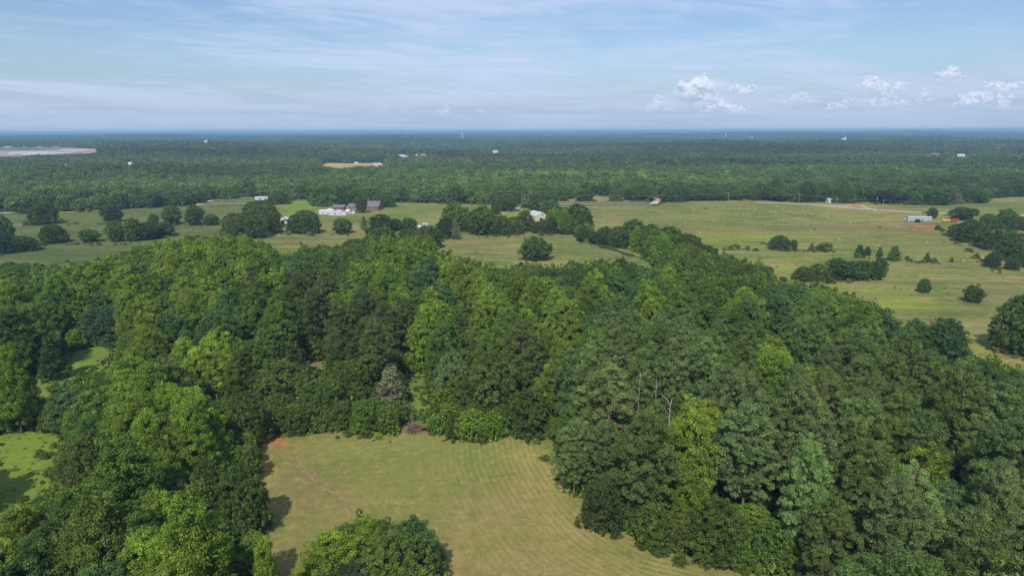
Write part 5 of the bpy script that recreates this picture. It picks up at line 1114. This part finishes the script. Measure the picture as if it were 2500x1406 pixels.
for (x, y) in BALES:
    ds = sorted((math.hypot(x - a, (y - b) * 2), nm, x - a, y - b) for nm, a, b in BM_LM)
    dw = ('right of' if ds[0][2] > 0 else 'left of') if abs(ds[0][2]) > abs(ds[0][3]) * 2 else ('in front of' if ds[0][3] > 0 else 'behind')
    bl.append([x, y, f'round straw bale {dw} {ds[0][1]}', ds[0][0]])
by = defaultdict(list)
for b in bl: by[b[2]].append(b)
for k_, v in by.items():
    v.sort(key=lambda q: q[3])
    if len(v) > 1:
        for q, b in enumerate(v): b[2] += ', ' + ['closest one', 'second closest', 'third closest', 'fourth closest', 'fifth closest', 'sixth closest', 'seventh closest', 'eighth closest'][q]
for x, y, lab, _ in bl:
    o = empty('straw_bale', at(x, y + 1.4), random.uniform(-1.0, 1.0)); o.scale = (0.86,) * 3
    link('bale_body', BM, o); link('bale_face', BE, o); tag(o, lab, 'hay bale', 'round straw bales on the bale field')

# ------------------------------------------------------------------ utility poles and wires
pole_tops = []
def pole(x, fy, ty, label, arm=True, lamp=False):
    p, _, hgt = size_from_px(x, fy, 10, ty); hgt = min(hgt, 15)
    o = empty('utility_pole', p)
    mb = MB(); mb.tube([(0, 0, -.5), (0, 0, hgt)], [.19, .12], 8); mb.build('post', M_POLE, o)
    if arm: mb = MB(); mb.box(-1.3, 1.3, -.16, -.04, hgt - .75, hgt - .58); mb.build('crossarm', M_POLE, o)
    for s in ((-1.15, 0, 1.15) if arm else (0,)):
        mb = MB(); mb.lathe([(0, hgt - .55), (.06, hgt - .55), (.09, hgt - .42), (.04, hgt - .30), (0, hgt - .28)], s, -.1, 8); mb.build('insulator', M_CONC, o)
    if lamp:
        mb = MB(); mb.lathe([(0, hgt - 2.6), (.3, hgt - 2.6), (.3, hgt - 1.7), (0, hgt - 1.6)], .42, 0, 12); mb.build('transformer', M_METAL, o)
    tag(o, label, 'utility pole', 'utility poles along the road'); return p + Vector((0, 0, hgt))
pl = [pole(60, 518, 492, 'utility pole at the road beside the big dark dome oak'), pole(466, 500, 482, 'utility pole near the gravel drive mouth'), pole(562, 491, 479, 'utility pole beside the broad tree by the vineyard'),
      pole(637, 490, 466, 'tall utility pole beside the white mobile home'), pole(716, 489, 472, 'utility pole beyond the bright green lawn'), pole(1092, 498, 477, 'utility pole at the road above the farm pasture'), pole(1255, 499, 479, 'utility pole where the driveway meets the road'),
      pole(1458, 498, 476, 'utility pole on the tan grass by the orchard trees'), pole(1778, 493, 471, 'utility pole among the small-trunked roadside trees'), pole(1950, 497, 475, 'utility pole beside the oak of the sandy yard'), pole(2155, 513, 488, 'utility pole on the bank past the sandy yard')]
pole(511, 486, 475, 'short utility pole behind the gravel drive', lamp=True); pole(527, 486, 474, 'second short pole behind the gravel drive'); pole(730, 491, 474, 'thin pole beside the crossarm pole beyond the bright green lawn', False)
pole(1874, 487, 467, 'utility pole with transformer by the white sheds', lamp=True); pole(2140, 498, 480, 'utility pole with transformer above the sandy yard', lamp=True); pole(2113, 493, 484, 'short pole behind the sandy yard', False)
pl = [pl[0] + Vector((-160, -8, 0))] + pl + [pl[-1] + Vector((110, -22, -1))]
PN = ['picture edge', 'dome oak pole', 'gravel drive pole', 'vineyard pole', 'mobile home pole', 'bright lawn pole', 'farm pasture pole', 'driveway pole', 'orchard pole', 'small-trunk pole', 'sandy yard pole', 'bank pole', 'far verge']
for (a, b), n0, n1 in zip(zip(pl, pl[1:]), PN, PN[1:]):
    mb = MB()
    for s in (-1.1, 0, 1.1):
        n = 10; pts = []
        for q in range(n + 1):
            f_ = q / n; p = a.lerp(b, f_); p.z += -4 * f_ * (1 - f_) * min(2.5, (b - a).length * .012) - .3; p.x += s if abs((b - a).normalized().x) < .3 else 0; p.y += s; pts.append(p)
        mb.tube(pts, .03, 3, False)
    o = mb.build('power_line', M_WIRE); tag(o, f'sagging power line wires from the {n0} to the {n1}', 'power line', 'power line spans along the road')

# ------------------------------------------------------------------ buildings
def building(name, loc, rz, Lx, Wy, Hh, ridge, wall, roofm, label, cat='house', over=.4, wins=(), doors=(), chim=False, axis='x', gable=None):
    """gabled block, ridge along local x; front is -y. wins/doors: (side, position along side 0..1, width, z0, z1)"""
    o = empty(name, loc, rz)
    mb = MB(); hx, hy = Lx / 2, Wy / 2
    for a, b in (((-hx, -hy), (hx, -hy)), ((hx, hy), (-hx, hy))): mb.poly([(a[0], a[1], -.4), (b[0], b[1], -.4), (b[0], b[1], Hh), (a[0], a[1], Hh)])
    mb.poly([(hx, -hy, -.4), (hx, hy, -.4), (hx, hy, Hh), (hx, 0, Hh + ridge), (hx, -hy, Hh)])
    mb.poly([(-hx, hy, -.4), (-hx, -hy, -.4), (-hx, -hy, Hh), (-hx, 0, Hh + ridge), (-hx, hy, Hh)])
    mb.build('wall', wall, o)
    mb = MB(); sl = ridge / hy; zo = Hh - over * sl; th_ = .18
    for s in (-1, 1):
        a = [(-hx - over, s * (hy + over), zo + .05), (hx + over, s * (hy + over), zo + .05), (hx + over, 0, Hh + ridge + .05), (-hx - over, 0, Hh + ridge + .05)]
        if s > 0: a = a[::-1]
        up_ = [(p[0], p[1], p[2] + th_) for p in a]; mb.poly(up_); mb.poly(a[::-1])
        for q in range(4): mb.poly([a[q], a[(q + 1) % 4], up_[(q + 1) % 4], up_[q]])
    rf = mb.build('roof', roofm, o)
    if chim: mb = MB(); mb.box(-.5, .5, -.4, .4, Hh, Hh + ridge + 1.2); c_o = mb.build('chimney', M_BRICK, rf); c_o.location = (hx * .4, 0, 0)
    def put(items, nm, mat, fr):
        for side, pos, wd, z0, z1 in items:
            mb = MB(); m2 = MB()
            if side in 'fb':
                s = -1 if side == 'f' else 1; x = -hx + Lx * pos; y = s * hy
                mb.box(x - wd / 2 - .12, x + wd / 2 + .12, min(y, y + s * .06), max(y, y + s * .06), z0 - .12, z1 + .12)
                m2.box(x - wd / 2, x + wd / 2, min(y + s * .03, y + s * .09), max(y + s * .03, y + s * .09), z0, z1)
            else:
                s = -1 if side == 'l' else 1; y = -hy + Wy * pos; x = s * hx
                mb.box(min(x, x + s * .06), max(x, x + s * .06), y - wd / 2 - .12, y + wd / 2 + .12, z0 - .12, z1 + .12)
                m2.box(min(x + s * .03, x + s * .09), max(x + s * .03, x + s * .09), y - wd / 2, y + wd / 2, z0, z1)
            fo = mb.build(nm, fr, o); m2.build('pane' if nm == 'window' else 'leaf', mat, fo)
    put(wins, 'window', M_GLASS, M_WHITE); put(doors, 'door', M_DARK, M_WHITE)
    return tag(o, label, cat)
def bat(x, y): return at(x, y)
# white farm sheds
building('farm_shed', bat(796, 522), R(8), 12, 9, 2.6, 1.3, M_WHITE, M_METAL, 'low white shed behind the gable-fronted farm shed', 'shed', wins=[('f', .3, 1, 1, 1.9)])
building('farm_shed', bat(812, 523) , R(-64), 24, 9.5, 2.8, 2.0, M_WHITE, M_METAL, 'long farm shed with white gable front and metal roof', 'shed', wins=[('r', .5, 1.6, 1.2, 2.4), ('f', .2, 1, 1, 2)], doors=[('f', .5, 2, 0, 2.2)])
building('farm_shed', bat(831, 524), R(-66), 18, 8, 2.6, 1.3, M_WHITE, M_METAL, 'smaller metal-roofed farm shed with dark open side', 'shed', doors=[('b', .3, 4, 0, 2.2), ('b', .7, 4, 0, 2.2)], wins=[('r', .4, 1, 1, 1.8)])  # open side is flat dark panels, its shade painted in
building('farm_shed', bat(829, 512), R(0), 12, 8, 3.0, 2.2, M_BRICK, M_SHING, 'grey-roofed outbuilding behind the white farm sheds', 'shed')
building('garden_shed', bat(851, 521), R(-30), 4.2, 4, 2.6, 1.2, M_WHITE, M_WHITE, 'small white barn-shaped shed beside the farm sheds', 'shed', doors=[('f', .5, 1.2, 0, 2)])
building('garden_shed', bat(863, 521), R(-20), 6, 4.5, 2.6, 1.3, M_WHITE, M_SHING, 'small white shed with dark window nearest the brick house', 'shed', wins=[('f', .35, 1.2, 1.1, 2)], doors=[('r', .5, 1.2, 0, 2)])
building('brick_house', bat(870, 512), R(3), 14, 10, 3.4, 3.2, M_BRICK, M_SHING, 'low wing of the red brick house, half hidden by the front tree', 'house', chim=True, wins=[('f', p, 1.1, 1.1, 2.6) for p in (.2, .35, .5, .8)], doors=[('f', .65, 1.3, 0, 2.3)])
building('brick_house', bat(911, 512), R(-14), 18, 13, 4.0, 5.0, M_BRICK, M_SHING, 'taller wing of the red brick house with steep grey roof', 'house', wins=[('f', p, 1.2, 1.2, 2.8) for p in (.3, .5, .7)] + [('r', .3, 1.2, 1.2, 2.8), ('r', .7, 1.2, 1.2, 2.8), ('r', .5, 1.2, 4.6, 6.0)])
building('barn_shed', bat(699, 546), R(-72), 15, 9, 3.4, 1.8, M_WOOD, M_METAL, 'old shed with sagging white roof and brown gable between oaks', 'shed', doors=[('r', .5, 3, 0, 2.4)])
mb = MB(); mb.box(-2, 2, -1, 1, 0, 2.2); mb.poly([(-2.3, -1.4, 2.0), (2.3, -1.4, 2.0), (2.3, 1.4, 2.5), (-2.3, 1.4, 2.5)])
tag(mb.build('stock_trailer', M_WHITE, None, bat(701, 549)), 'white box trailer parked in front of the sagging-roof shed', 'trailer')
building('mobile_home', bat(640, 488), R(4), 15, 5, 2.8, .9, M_WHITE, M_METAL, 'white and pink mobile home beside the tall roadside pole', 'mobile home', wins=[('f', p, 1.2, 1.1, 2.1) for p in (.2, .5, .8)], doors=[('f', .35, 1, 0, 2)])
building('metal_barn', bat(1313, 536), R(-66), 20, 13, 4.4, 3.0, M_CREAM, M_GREENROOF, 'cream barn with pale green metal roof between dark trees', 'barn', doors=[('r', .35, 2.4, 0, 2.8)], wins=[('r', .7, 1.2, 1.2, 2.4), ('r', .5, 1.2, 4.6, 5.6)])
building('lean_to', bat(1319, 562), R(5), 9, 4, 2.0, .6, solid('maroon_boards', (.14, .03, .05), .9, .2), solid('pink_roof', (.30, .10, .14), .7, .2), 'dull maroon lean-to in the shade below the pale green barn', 'shed')
building('shack', bat(1025, 561), R(-50), 5, 4, 2.4, 1.0, M_RED, M_WHITE, 'little shack with white roof and red wall among the hedge trees', 'shed', wins=[('f', .5, 1, 1, 2)])
building('shack', bat(1041, 558), R(-40), 6, 4, 3.2, 1.2, M_WHITE, M_BLUEM, 'pale blue roofed shack half hidden behind hedge trees', 'shed')
building('white_house', bat(2034, 494.2), R(4), 15, 8, 3.0, 1.4, M_WHITE, M_METAL, 'low white house under the oaks across the road', 'house', wins=[('f', p, 1.2, 1, 2.2) for p in (.15, .4, .6, .85)], doors=[('f', .5, 1.1, 0, 2.1)])
building('garden_shed', bat(1910, 487), R(10), 4, 3, 2.2, .8, M_WHITE, M_WHITE, 'little white shed under the large green tree across the road', 'shed', doors=[('f', .5, 1, 0, 1.8)])
building('garden_shed', bat(1925, 488), R(0), 8, 3.5, 1.8, .5, M_YEL, M_BROWNROOF, 'low orange-tinted shed beside the little white shed', 'shed')
building('garden_shed', bat(1343, 476), R(-20), 5, 4, 2.4, 1.0, M_WHITE, M_WHITE, 'tiny white hut in the trees beyond the road', 'shed')
building('barn_shed', bat(2345, 488), R(-20), 9, 6, 3.2, 1.5, M_WHITE, M_METAL, 'white roof glinting beside the pale grey tree', 'shed')
# long pale blue shed and its white drawbar
o = building('long_shed', bat(2243, 539), R(-3), 21, 3.2, 3.3, .35, M_BLUEM, M_METAL, 'long pale blue box shed beside a slim tree', 'shed', over=.15, wins=[('f', .35, .9, 1.4, 2.2)], doors=[('f', .62, 1, 0, 2)])
mb = MB(); mb.box(-2.2, 2.2, -1, 1, .35, .9); mb.box(-.2, 1.6, -.95, .95, .9, 1.6)
o = empty('parked_car', bat(2211, 537), R(-15)); mb.build('body', M_WHITE, o)
for sx in (-1.4, 1.4):
    for sy in (-1, 1):
        mb = MB(); mb.tube([(sx, sy * .8, .35), (sx, sy * 1.02, .35)], .35, 12); mb.build('wheel', M_TYRE, o)
mb = MB(); mb.box(-.1, 1.5, -.97, .97, 1.05, 1.4); mb.build('window', M_GLASS, o); tag(o, 'white vehicle parked at the end of the long pale blue shed', 'car')
# wagons on the red soil
def wagon(px, py, rz, Lx, colm, label):
    o = empty('farm_wagon', bat(px, py), rz)
    mb = MB(); mb.box(-Lx / 2, Lx / 2, -1.2, 1.2, 1.0, 1.15)
    for s in (-1, 1): mb.box(-Lx / 2, Lx / 2, s * 1.2 - .05, s * 1.2 + .05, 1.15, 3.0)
    for s in (-1, 1): mb.box(s * Lx / 2 - .05, s * Lx / 2 + .05, -1.15, 1.15, 1.15, 3.0)
    for q in range(int(Lx)): mb.box(-Lx / 2 + q + .4, -Lx / 2 + q + .5, -1.32, -1.252, 1.1, 3.05)
    mb.build('body', colm, o); mb = MB(); mb.box(-Lx / 2, Lx / 2, -1.14, 1.14, 2.2, 2.7); mb.build('load', colm, o)
    for sx in (-Lx * .3, Lx * .3):
        for sy in (-1, 1): mb = MB(); mb.tube([(sx, sy * .9, .5), (sx, sy * 1.15, .5)], .5, 12); mb.build('wheel', M_TYRE, o)
    mb = MB(); mb.tube([(-Lx / 2 - 2.6, 0, .6), (-Lx / 2, 0, .95)], .09, 6); mb.build('drawbar', M_WOOD, o); tag(o, label, 'wagon')
wagon(2308, 543, R(-2), 7.0, M_YEL, 'yellow-topped farm wagon on the red soil'); wagon(2328, 542.5, R(-3), 5.8, M_RED, 'red farm wagon coupled beside the yellow one')
mb = MB(); mb.box(-2, 2, -.9, .9, .5, .7); mb.box(-2, -1.6, -.9, .9, .7, 1.1); o = mb.build('flat_trailer', M_YEL, None, bat(2293, 544)); tag(o, 'small flat trailer at the drawbar end of the yellow wagon', 'trailer')
mb = MB(); mb.lathe([(0, 0), (1.2, 0), (1.3, 1.5), (.9, 2.3), (0, 2.6)], n=16); tag(mb.build('water_tank', M_WHITE, None, bat(2398, 549), True), 'white round tank beside the green oak near the bare ground', 'tank')
mb = MB(); mb.lathe([(0, 0), (1.0, 0), (1.05, 2.2), (.8, 2.9), (0, 3.1)], n=16); tag(mb.build('water_tank', M_CONC, None, bat(1115, 570), True), 'pale upright tank beside the silver-grey cedar', 'tank')
mb = MB(); mb.lathe([(0, 0), (.25, 0), (.25, 1.6), (.15, 2.0), (0, 2.1)], n=10); tag(mb.build('marker_post', M_WHITE, None, bat(1068, 534), True), 'small white post standing in the farm pasture', 'post')
mb = MB(); mb.box(-.6, .6, -.05, .05, 1.2, 2.2); mb.box(-.06, .06, -.05, .05, 0, 1.2); tag(mb.build('yellow_sign', M_YEL, None, bat(484, 500)), 'yellow sign by the road at the gravel drive mouth', 'sign')
# yellow flowers along the road verge
r_ = np.random.default_rng(3); A_, B_ = at(137, 521), at(240, 515.5); n = 900; f_ = r_.random(n)
P = np.stack([A_.x + (B_.x - A_.x) * f_, A_.y + (B_.y - A_.y) * f_ + r_.normal(0, 1.0, n), np.zeros(n)], -1); P[:, 2] = H(P[:, 0], P[:, 1]) + .7
V_, F_q = leaf_quads(r_, P, r_.normal(size=(n, 3)) * .3 + np.array([0, -.3, 1]), .45); tag(link('flowers', mesh_np('flowers', V_, F_q, [solid('yellow_petals', (.62, .46, .02), .9, .1)])), 'strip of yellow flowers along the road verge', 'flowers', kind='stuff')
# vineyard rows
for q in range(9):
    a, b = at(505 + q * 3.0, 500 - q * 1.9), at(616 - q * .8, 498.5 - q * 2.0)
    mb = MB(); n = int((b - a).length / 6)
    for k_ in range(n + 1):
        p = a.lerp(b, k_ / n); mb.tube([(p.x, p.y, p.z), (p.x, p.y, p.z + 1.8)], .06, 4)
    mb.tube([a + Vector((0, 0, 1.5)), b + Vector((0, 0, 1.5))], .03, 3)
    o = empty('vine_row', (0, 0, 0)); mb.build('trellis', M_POLE, o)
    n = int((b - a).length * 4); f_ = r_.random(n); P = np.stack([a.x + (b.x - a.x) * f_, a.y + (b.y - a.y) * f_ + r_.normal(0, .2, n), a.z + (b.z - a.z) * f_ + r_.uniform(.5, 1.7, n)], -1)
    V_, F_q = leaf_quads(r_, P, r_.normal(size=(n, 3)) + np.array([0, 0, .6]), .35); c = link('foliage', mesh_np('vine_foliage', V_, F_q, [M_LEAF], attrs={'var': r_.random(n * 4)}), o); c['tint'] = T['green']
    tag(o, f"trellised vine row, {['nearest', 'second', 'third', 'fourth', 'fifth', 'sixth', 'seventh', 'eighth', 'farthest'][q]} from the road on the sloping plot", 'vine row', 'vine rows by the road')
# far houses
FARH = [(318, 403, 26, 12, 5, 4, M_WHITE, M_WHITE, 'lone white gabled house in a forest clearing'), (365, 401, 14, 10, 4, 3, M_WHITE, M_METAL, 'smaller white house by a strip of mown grass'), (160, 405, 24, 10, 3, 4, M_CREAM, M_BROWNROOF, 'house with tan roof deep in the forest'),
        (980, 383.5, 34, 14, 5, 5, M_WHITE, M_METAL, 'white houses cluster end with pale roof'), (993, 383.5, 22, 12, 6, 4, M_WHITE, M_SHING, 'white house with several windows beside the pale-roofed one'), (1017, 381, 20, 12, 6, 5, M_WHITE, M_BROWNROOF, 'narrow house with brownish roof past the white pair'),
        (1034, 380.5, 30, 14, 6, 5, M_CREAM, M_BRICK, 'house with reddish roof at the start of the pale strip'), (1210, 373.5, 34, 16, 6, 6, M_WHITE, M_METAL, 'white house alone far out in the forest'), (870, 401.5, 12, 10, 5, 3, M_WHITE, M_WHITE, 'tiny white hut beside the tan field'),
        (918, 404, 18, 12, 4, 3, M_WHITE, M_METAL, 'white-roofed house at the end of the tan field'), (930, 405, 16, 12, 5, 3, M_RED, M_METAL, 'red-walled barn at the end of the tan field'), (2345, 382.5, 28, 14, 6, 4, M_WHITE, M_METAL, 'white farm roof far off beyond the pines'),
        (2435, 368.5, 20, 12, 6, 5, M_WHITE, M_METAL, 'small white house far beyond the long forest'), (2486, 376, 40, 16, 5, 5, M_CREAM, M_BROWNROOF, 'long tan building on the far meadow'), (523, 367.5, 60, 20, 6, 3, M_WHITE, M_METAL, 'low long white building far out in the trees'),
        (1700, 352.5, 40, 20, 8, 4, M_WHITE, M_METAL, 'white speck of a building far out'), (22, 361, 60, 30, 6, 2, M_WHITE, M_WHITE, 'long white works building above the quarry lake'), (58, 360.5, 30, 22, 7, 4, M_WHITE, M_METAL, 'white works shed with pale roof above quarry lake'),
        (75, 360, 20, 16, 6, 3, M_WHITE, M_METAL, 'small works shed in the quarry row'), (95, 360.5, 30, 16, 5, 2, M_CREAM, M_METAL, 'cream works shed in the quarry row'), (138, 361, 34, 24, 8, 6, M_WHITE, M_WHITE, 'biggest white dome-like works shed of the quarry')]
for x, y, Lx, Wy, Hh, rg, wm, rm, lab in FARH:
    building('far_house', at(x, y), R(random.uniform(-35, 35)), Lx * .68, Wy * .68, Hh * .68, rg * .68, wm, rm, lab, 'house', over=.5, wins=[('f', .3, 2, 1.2, 2.8), ('f', .7, 2, 1.2, 2.8)])
def church(px, py, s, label):
    p = at(px, py); o = building('church', p, 0, 24 * s, 14 * s, 10 * s, 6 * s, M_WHITE, M_WHITE, label, 'church')
    mb = MB(); mb.box(-2.5 * s, 2.5 * s, -2.5 * s, 2.5 * s, 0, 20 * s); n = len(mb.v); t_ = mb.build('tower', M_WHITE, o, (12 * s, 0, 0))
    mb = MB()
    for q in range(4):
        c = [(-2.5, -2.5), (2.5, -2.5), (2.5, 2.5), (-2.5, 2.5)]; a, b = c[q], c[(q + 1) % 4]; mb.poly([(a[0] * s, a[1] * s, 20 * s), (b[0] * s, b[1] * s, 20 * s), (0, 0, 38 * s)])
    mb.build('spire', M_WHITE, t_)
church(2059, 344.5, 1.1, 'white church with a thin spire far out in the forest'); church(502, 349, 0.9, 'white steeple standing alone in the far forest')
# water towers on the horizon
def tower(px, D, ytop, ybase, label, wtank):
    r_ = ray(px, 320); r_ = r_ / math.hypot(r_[0], r_[1]); x, y = r_[0] * D, r_[1] * D; z0 = float(H(x, y))
    lo, hi = 0, 400
    for _ in range(40):
        m_ = (lo + hi) / 2
        if to_px(x, y, z0 + m_)[1] > ytop: lo = m_
        else: hi = m_
    ht = lo; o = empty('water_tower', (x, y, z0)); R0 = wtank / 2; th_ = R0 * 1.2
    mb = MB(); mb.lathe([(0, ht - th_), (R0 * .6, ht - th_ * .95), (R0, ht - th_ * .6), (R0, ht - th_ * .35), (R0 * .6, ht - th_ * .08), (0, ht)], n=20); mb.build('tank', M_WHITE, o, smooth=True)
    mb = MB(); mb.tube([(0, 0, 0), (0, 0, ht - th_)], R0 * .16, 10); mb.build('riser', M_WHITE, o)
    for q in range(6):
        a = q * math.pi / 3; mb = MB(); mb.tube([(R0 * 1.05 * math.cos(a), R0 * 1.05 * math.sin(a), 0), (R0 * .85 * math.cos(a), R0 * .85 * math.sin(a), ht - th_ * .6)], R0 * .06, 6); mb.build('leg', M_WHITE, o)
    tag(o, label, 'water tower')
tower(790, 9000, 320.3, 330, 'white legged water tower breaking the horizon', 22); tower(1128.5, 5200, 325.5, 333, 'white water tower standing below the horizon line', 15)
tower(992, 12500, 319.3, 324, 'white water tower top on the horizon between two lower ones', 28); tower(1192, 13500, 319.3, 324, 'farther white water tower just above the horizon', 26); tower(346, 13000, 321.6, 326, 'small white tank low on the horizon', 26)
tower(1773, 7500, 325.5, 332, 'white tank below the horizon beyond the bale field', 13); tower(1837, 6200, 333.5, 340, 'round white tank closest below the horizon', 14); tower(1730, 13000, 319.0, 324, 'tiny white tank on the horizon past the round tank', 22)

# ------------------------------------------------------------------ cumulus far beyond the haze
mc, t = newmat('cloud_vapour')
g = N(t, 'ShaderNodeNewGeometry'); lw = N(t, 'ShaderNodeLayerWeight', i_Blend=0.5)
P = g.outputs['Position']; nz_ = noise(t, P, 0.0010, 6, .6)
d = N(t, 'ShaderNodeBsdfDiffuse'); d.inputs[0].default_value = (.86, .86, .88, 1); tl = N(t, 'ShaderNodeBsdfTranslucent'); tl.inputs[0].default_value = (.80, .83, .88, 1)
mx = N(t, 'ShaderNodeMixShader', i_0=.5); L(t, d.outputs[0], mx.inputs[1]); L(t, tl.outputs[0], mx.inputs[2])
tp = N(t, 'ShaderNodeBsdfTransparent'); at_o = N(t, 'ShaderNodeAttribute', attribute_type='INSTANCER', attribute_name='dens')
edge = ramp(t, lw.outputs['Facing'], .93, .05, 0, 1)
sz_c = N(t, 'ShaderNodeSeparateXYZ'); tcc = N(t, 'ShaderNodeTexCoord'); L(t, tcc.outputs['Generated'], sz_c.inputs[0]); edge = math_(t, 'MULTIPLY', edge, ramp(t, sz_c.outputs[2], .02, .75, .08, 1))  # opacity falls towards the base, haze below put into the material
f_ = math_(t, 'MULTIPLY', math_(t, 'MULTIPLY', edge, ramp(t, nz_, .30, .60, .6, 1)), at_o.outputs['Fac'], clamp=True)
m2 = N(t, 'ShaderNodeMixShader'); L(t, f_, m2.inputs[0]); L(t, tp.outputs[0], m2.inputs[1]); L(t, mx.outputs[0], m2.inputs[2])
ou = N(t, 'ShaderNodeOutputMaterial'); L(t, m2.outputs[0], ou.inputs[0])
CL = [(1700, 215, 40, 26, .62, 'tallest bright cumulus puff of the group by the pale gap', 1), (1722, 240, 34, 26, .55, None, 0), (1770, 266, 52, 12, .45, 'flat white cumulus bank under the tall bright puff', 1), (1810, 222, 30, 13, .42, 'rounded cumulus beside the tall bright puff', 1), (1655, 228, 12, 18, .30, 'narrow wisp of cumulus by the tall puff', 1),
      (1600, 258, 30, 18, .28, 'faint cumulus leading the row of puffs', 1), (1950, 246, 40, 12, .24, 'faint flat cumulus in the gap of the row', 1), (2045, 262, 26, 9, .3, 'small low cumulus before the broad pale one', 1), (2150, 215, 45, 20, .42, 'broad pale cumulus with bright crest', 1), (2135, 255, 62, 16, .24, None, 0),
      (2315, 185, 30, 15, .55, 'bright detached cumulus crown high over the far meadow', 1), (2255, 238, 18, 20, .32, 'leaning cumulus wisp under the detached crown', 1), (2400, 248, 58, 17, .42, 'long low cumulus near the picture edge', 1), (2445, 215, 34, 13, .42, 'cumulus riding above the long low one', 1), (2498, 203, 10, 7, .4, 'scrap of cumulus at the picture edge', 1),
      (1088, 274, 16, 11, .20, 'faint pink-white cumulus over the middle horizon', 1), (1175, 272, 12, 8, .12, 'very faint small cumulus over the middle horizon', 1), (945, 260, 10, 7, .10, 'barely visible little cumulus scrap', 1)]
import bmesh
def ico(sub):
    bm = bmesh.new(); bmesh.ops.create_icosphere(bm, subdivisions=sub, radius=1); v = np.array([p.co[:] for p in bm.verts]); f = np.array([[q.index for q in p.verts] for p in bm.faces]); bm.free(); return v, f
iv, if_ = ico(3)
DC = 52000.0
for q, (px, py, hw, hh, dens, lab, _) in enumerate(CL):
    r_ = np.random.default_rng(100 + q); hw *= 1.3; hh *= 1.35; rv = ray(px, py); c0 = rv * DC + np.array([0, 0, HCAM]); W_, H_ = hw / F * DC, hh / F * DC
    Vs, Fs = [], []; n = int(26 + hw * 1.6)
    for k_ in range(n):
        a = r_.normal(0, .45); b_ = r_.random() ** 1.5 * 2 - 1; a = np.clip(a, -1, 1); top = (1 - a * a) ** .5
        rad = min(W_ * r_.uniform(.14, .32), H_ * r_.uniform(.30, .60)) * (1 - .3 * abs(a))
        cc = c0 + np.array([a * W_ * .85, r_.normal(0, .2) * W_, b_ * H_ * top * (.6 if b_ > 0 else .45) + H_ * .35 * math.sin(a * 4 + q * 1.3)])
        n_ = 1 + .07 * np.sin(iv[:, 0] * 5 + r_.uniform(0, 6)) * np.sin(iv[:, 2] * 6 + r_.uniform(0, 6)) + .10 * np.sin(iv[:, 1] * 11 + r_.uniform(0, 6)) * np.cos(iv[:, 2] * 10 + iv[:, 0] * 7)
        Vs.append(cc + iv * n_[:, None] * rad * np.array([1, 1, .85])); Fs.append(if_ + k_ * len(iv))
    me = mesh_np('cloud', np.concatenate(Vs) - c0, np.concatenate(Fs), [mc], smooth=True)
    o = link('cumulus_cloud', me, None, Vector(c0)); o['dens'] = float(dens) * 1.5  # low opacity stands in for haze in front of the cloud
    rm = o.modifiers.new('skin', 'REMESH'); rm.mode = 'VOXEL'; rm.voxel_size = max(45.0, H_ * .075); rm.use_smooth_shade = True
    vs_, fs_ = [], []
    for k_ in range(7):
        rad = min(W_, H_ * 1.6) * r_.uniform(.35, .6); cc = np.array([r_.uniform(-.8, .8) * W_, 0, r_.uniform(-.7, .3) * H_]); vs_.append(cc + iv * rad * np.array([1.5, 1, .6])); fs_.append(if_ + k_ * len(iv))
    vl = link('veil', mesh_np('veil', np.concatenate(vs_), np.concatenate(fs_), [mc], smooth=True), o); vl['dens'] = float(dens) * .45  # added faint shell, imitates soft haze round the cloud
    rm = vl.modifiers.new('skin', 'REMESH'); rm.mode = 'VOXEL'; rm.voxel_size = max(60.0, H_ * .1); rm.use_smooth_shade = True
    tag(o, lab or ('bright shoulder of the tall cumulus puff' if q == 1 else 'hazy lower bank of the broad pale cumulus'), 'cloud', 'cumulus clouds over the horizon')

# ------------------------------------------------------------------ haze
mh, t = newmat('haze_air')
pv = N(t, 'ShaderNodeVolumePrincipled'); pv.inputs['Color'].default_value = (.42, .70, 1.0, 1); pv.inputs['Density'].default_value = 1.1e-4; pv.inputs['Anisotropy'].default_value = 0.0
ou = N(t, 'ShaderNodeOutputMaterial'); L(t, pv.outputs[0], ou.inputs['Volume'])
mh.volume_intersection_method = 'ACCURATE' if hasattr(mh, 'volume_intersection_method') else None
zlo = float(gz.min()) - 1.0
mb = MB(); mb.box(-37000, 37000, -37000, 37000, zlo, 90.0)
tag(mb.build('haze', mh), kind='stuff')
print('objects', len(bpy.data.objects))
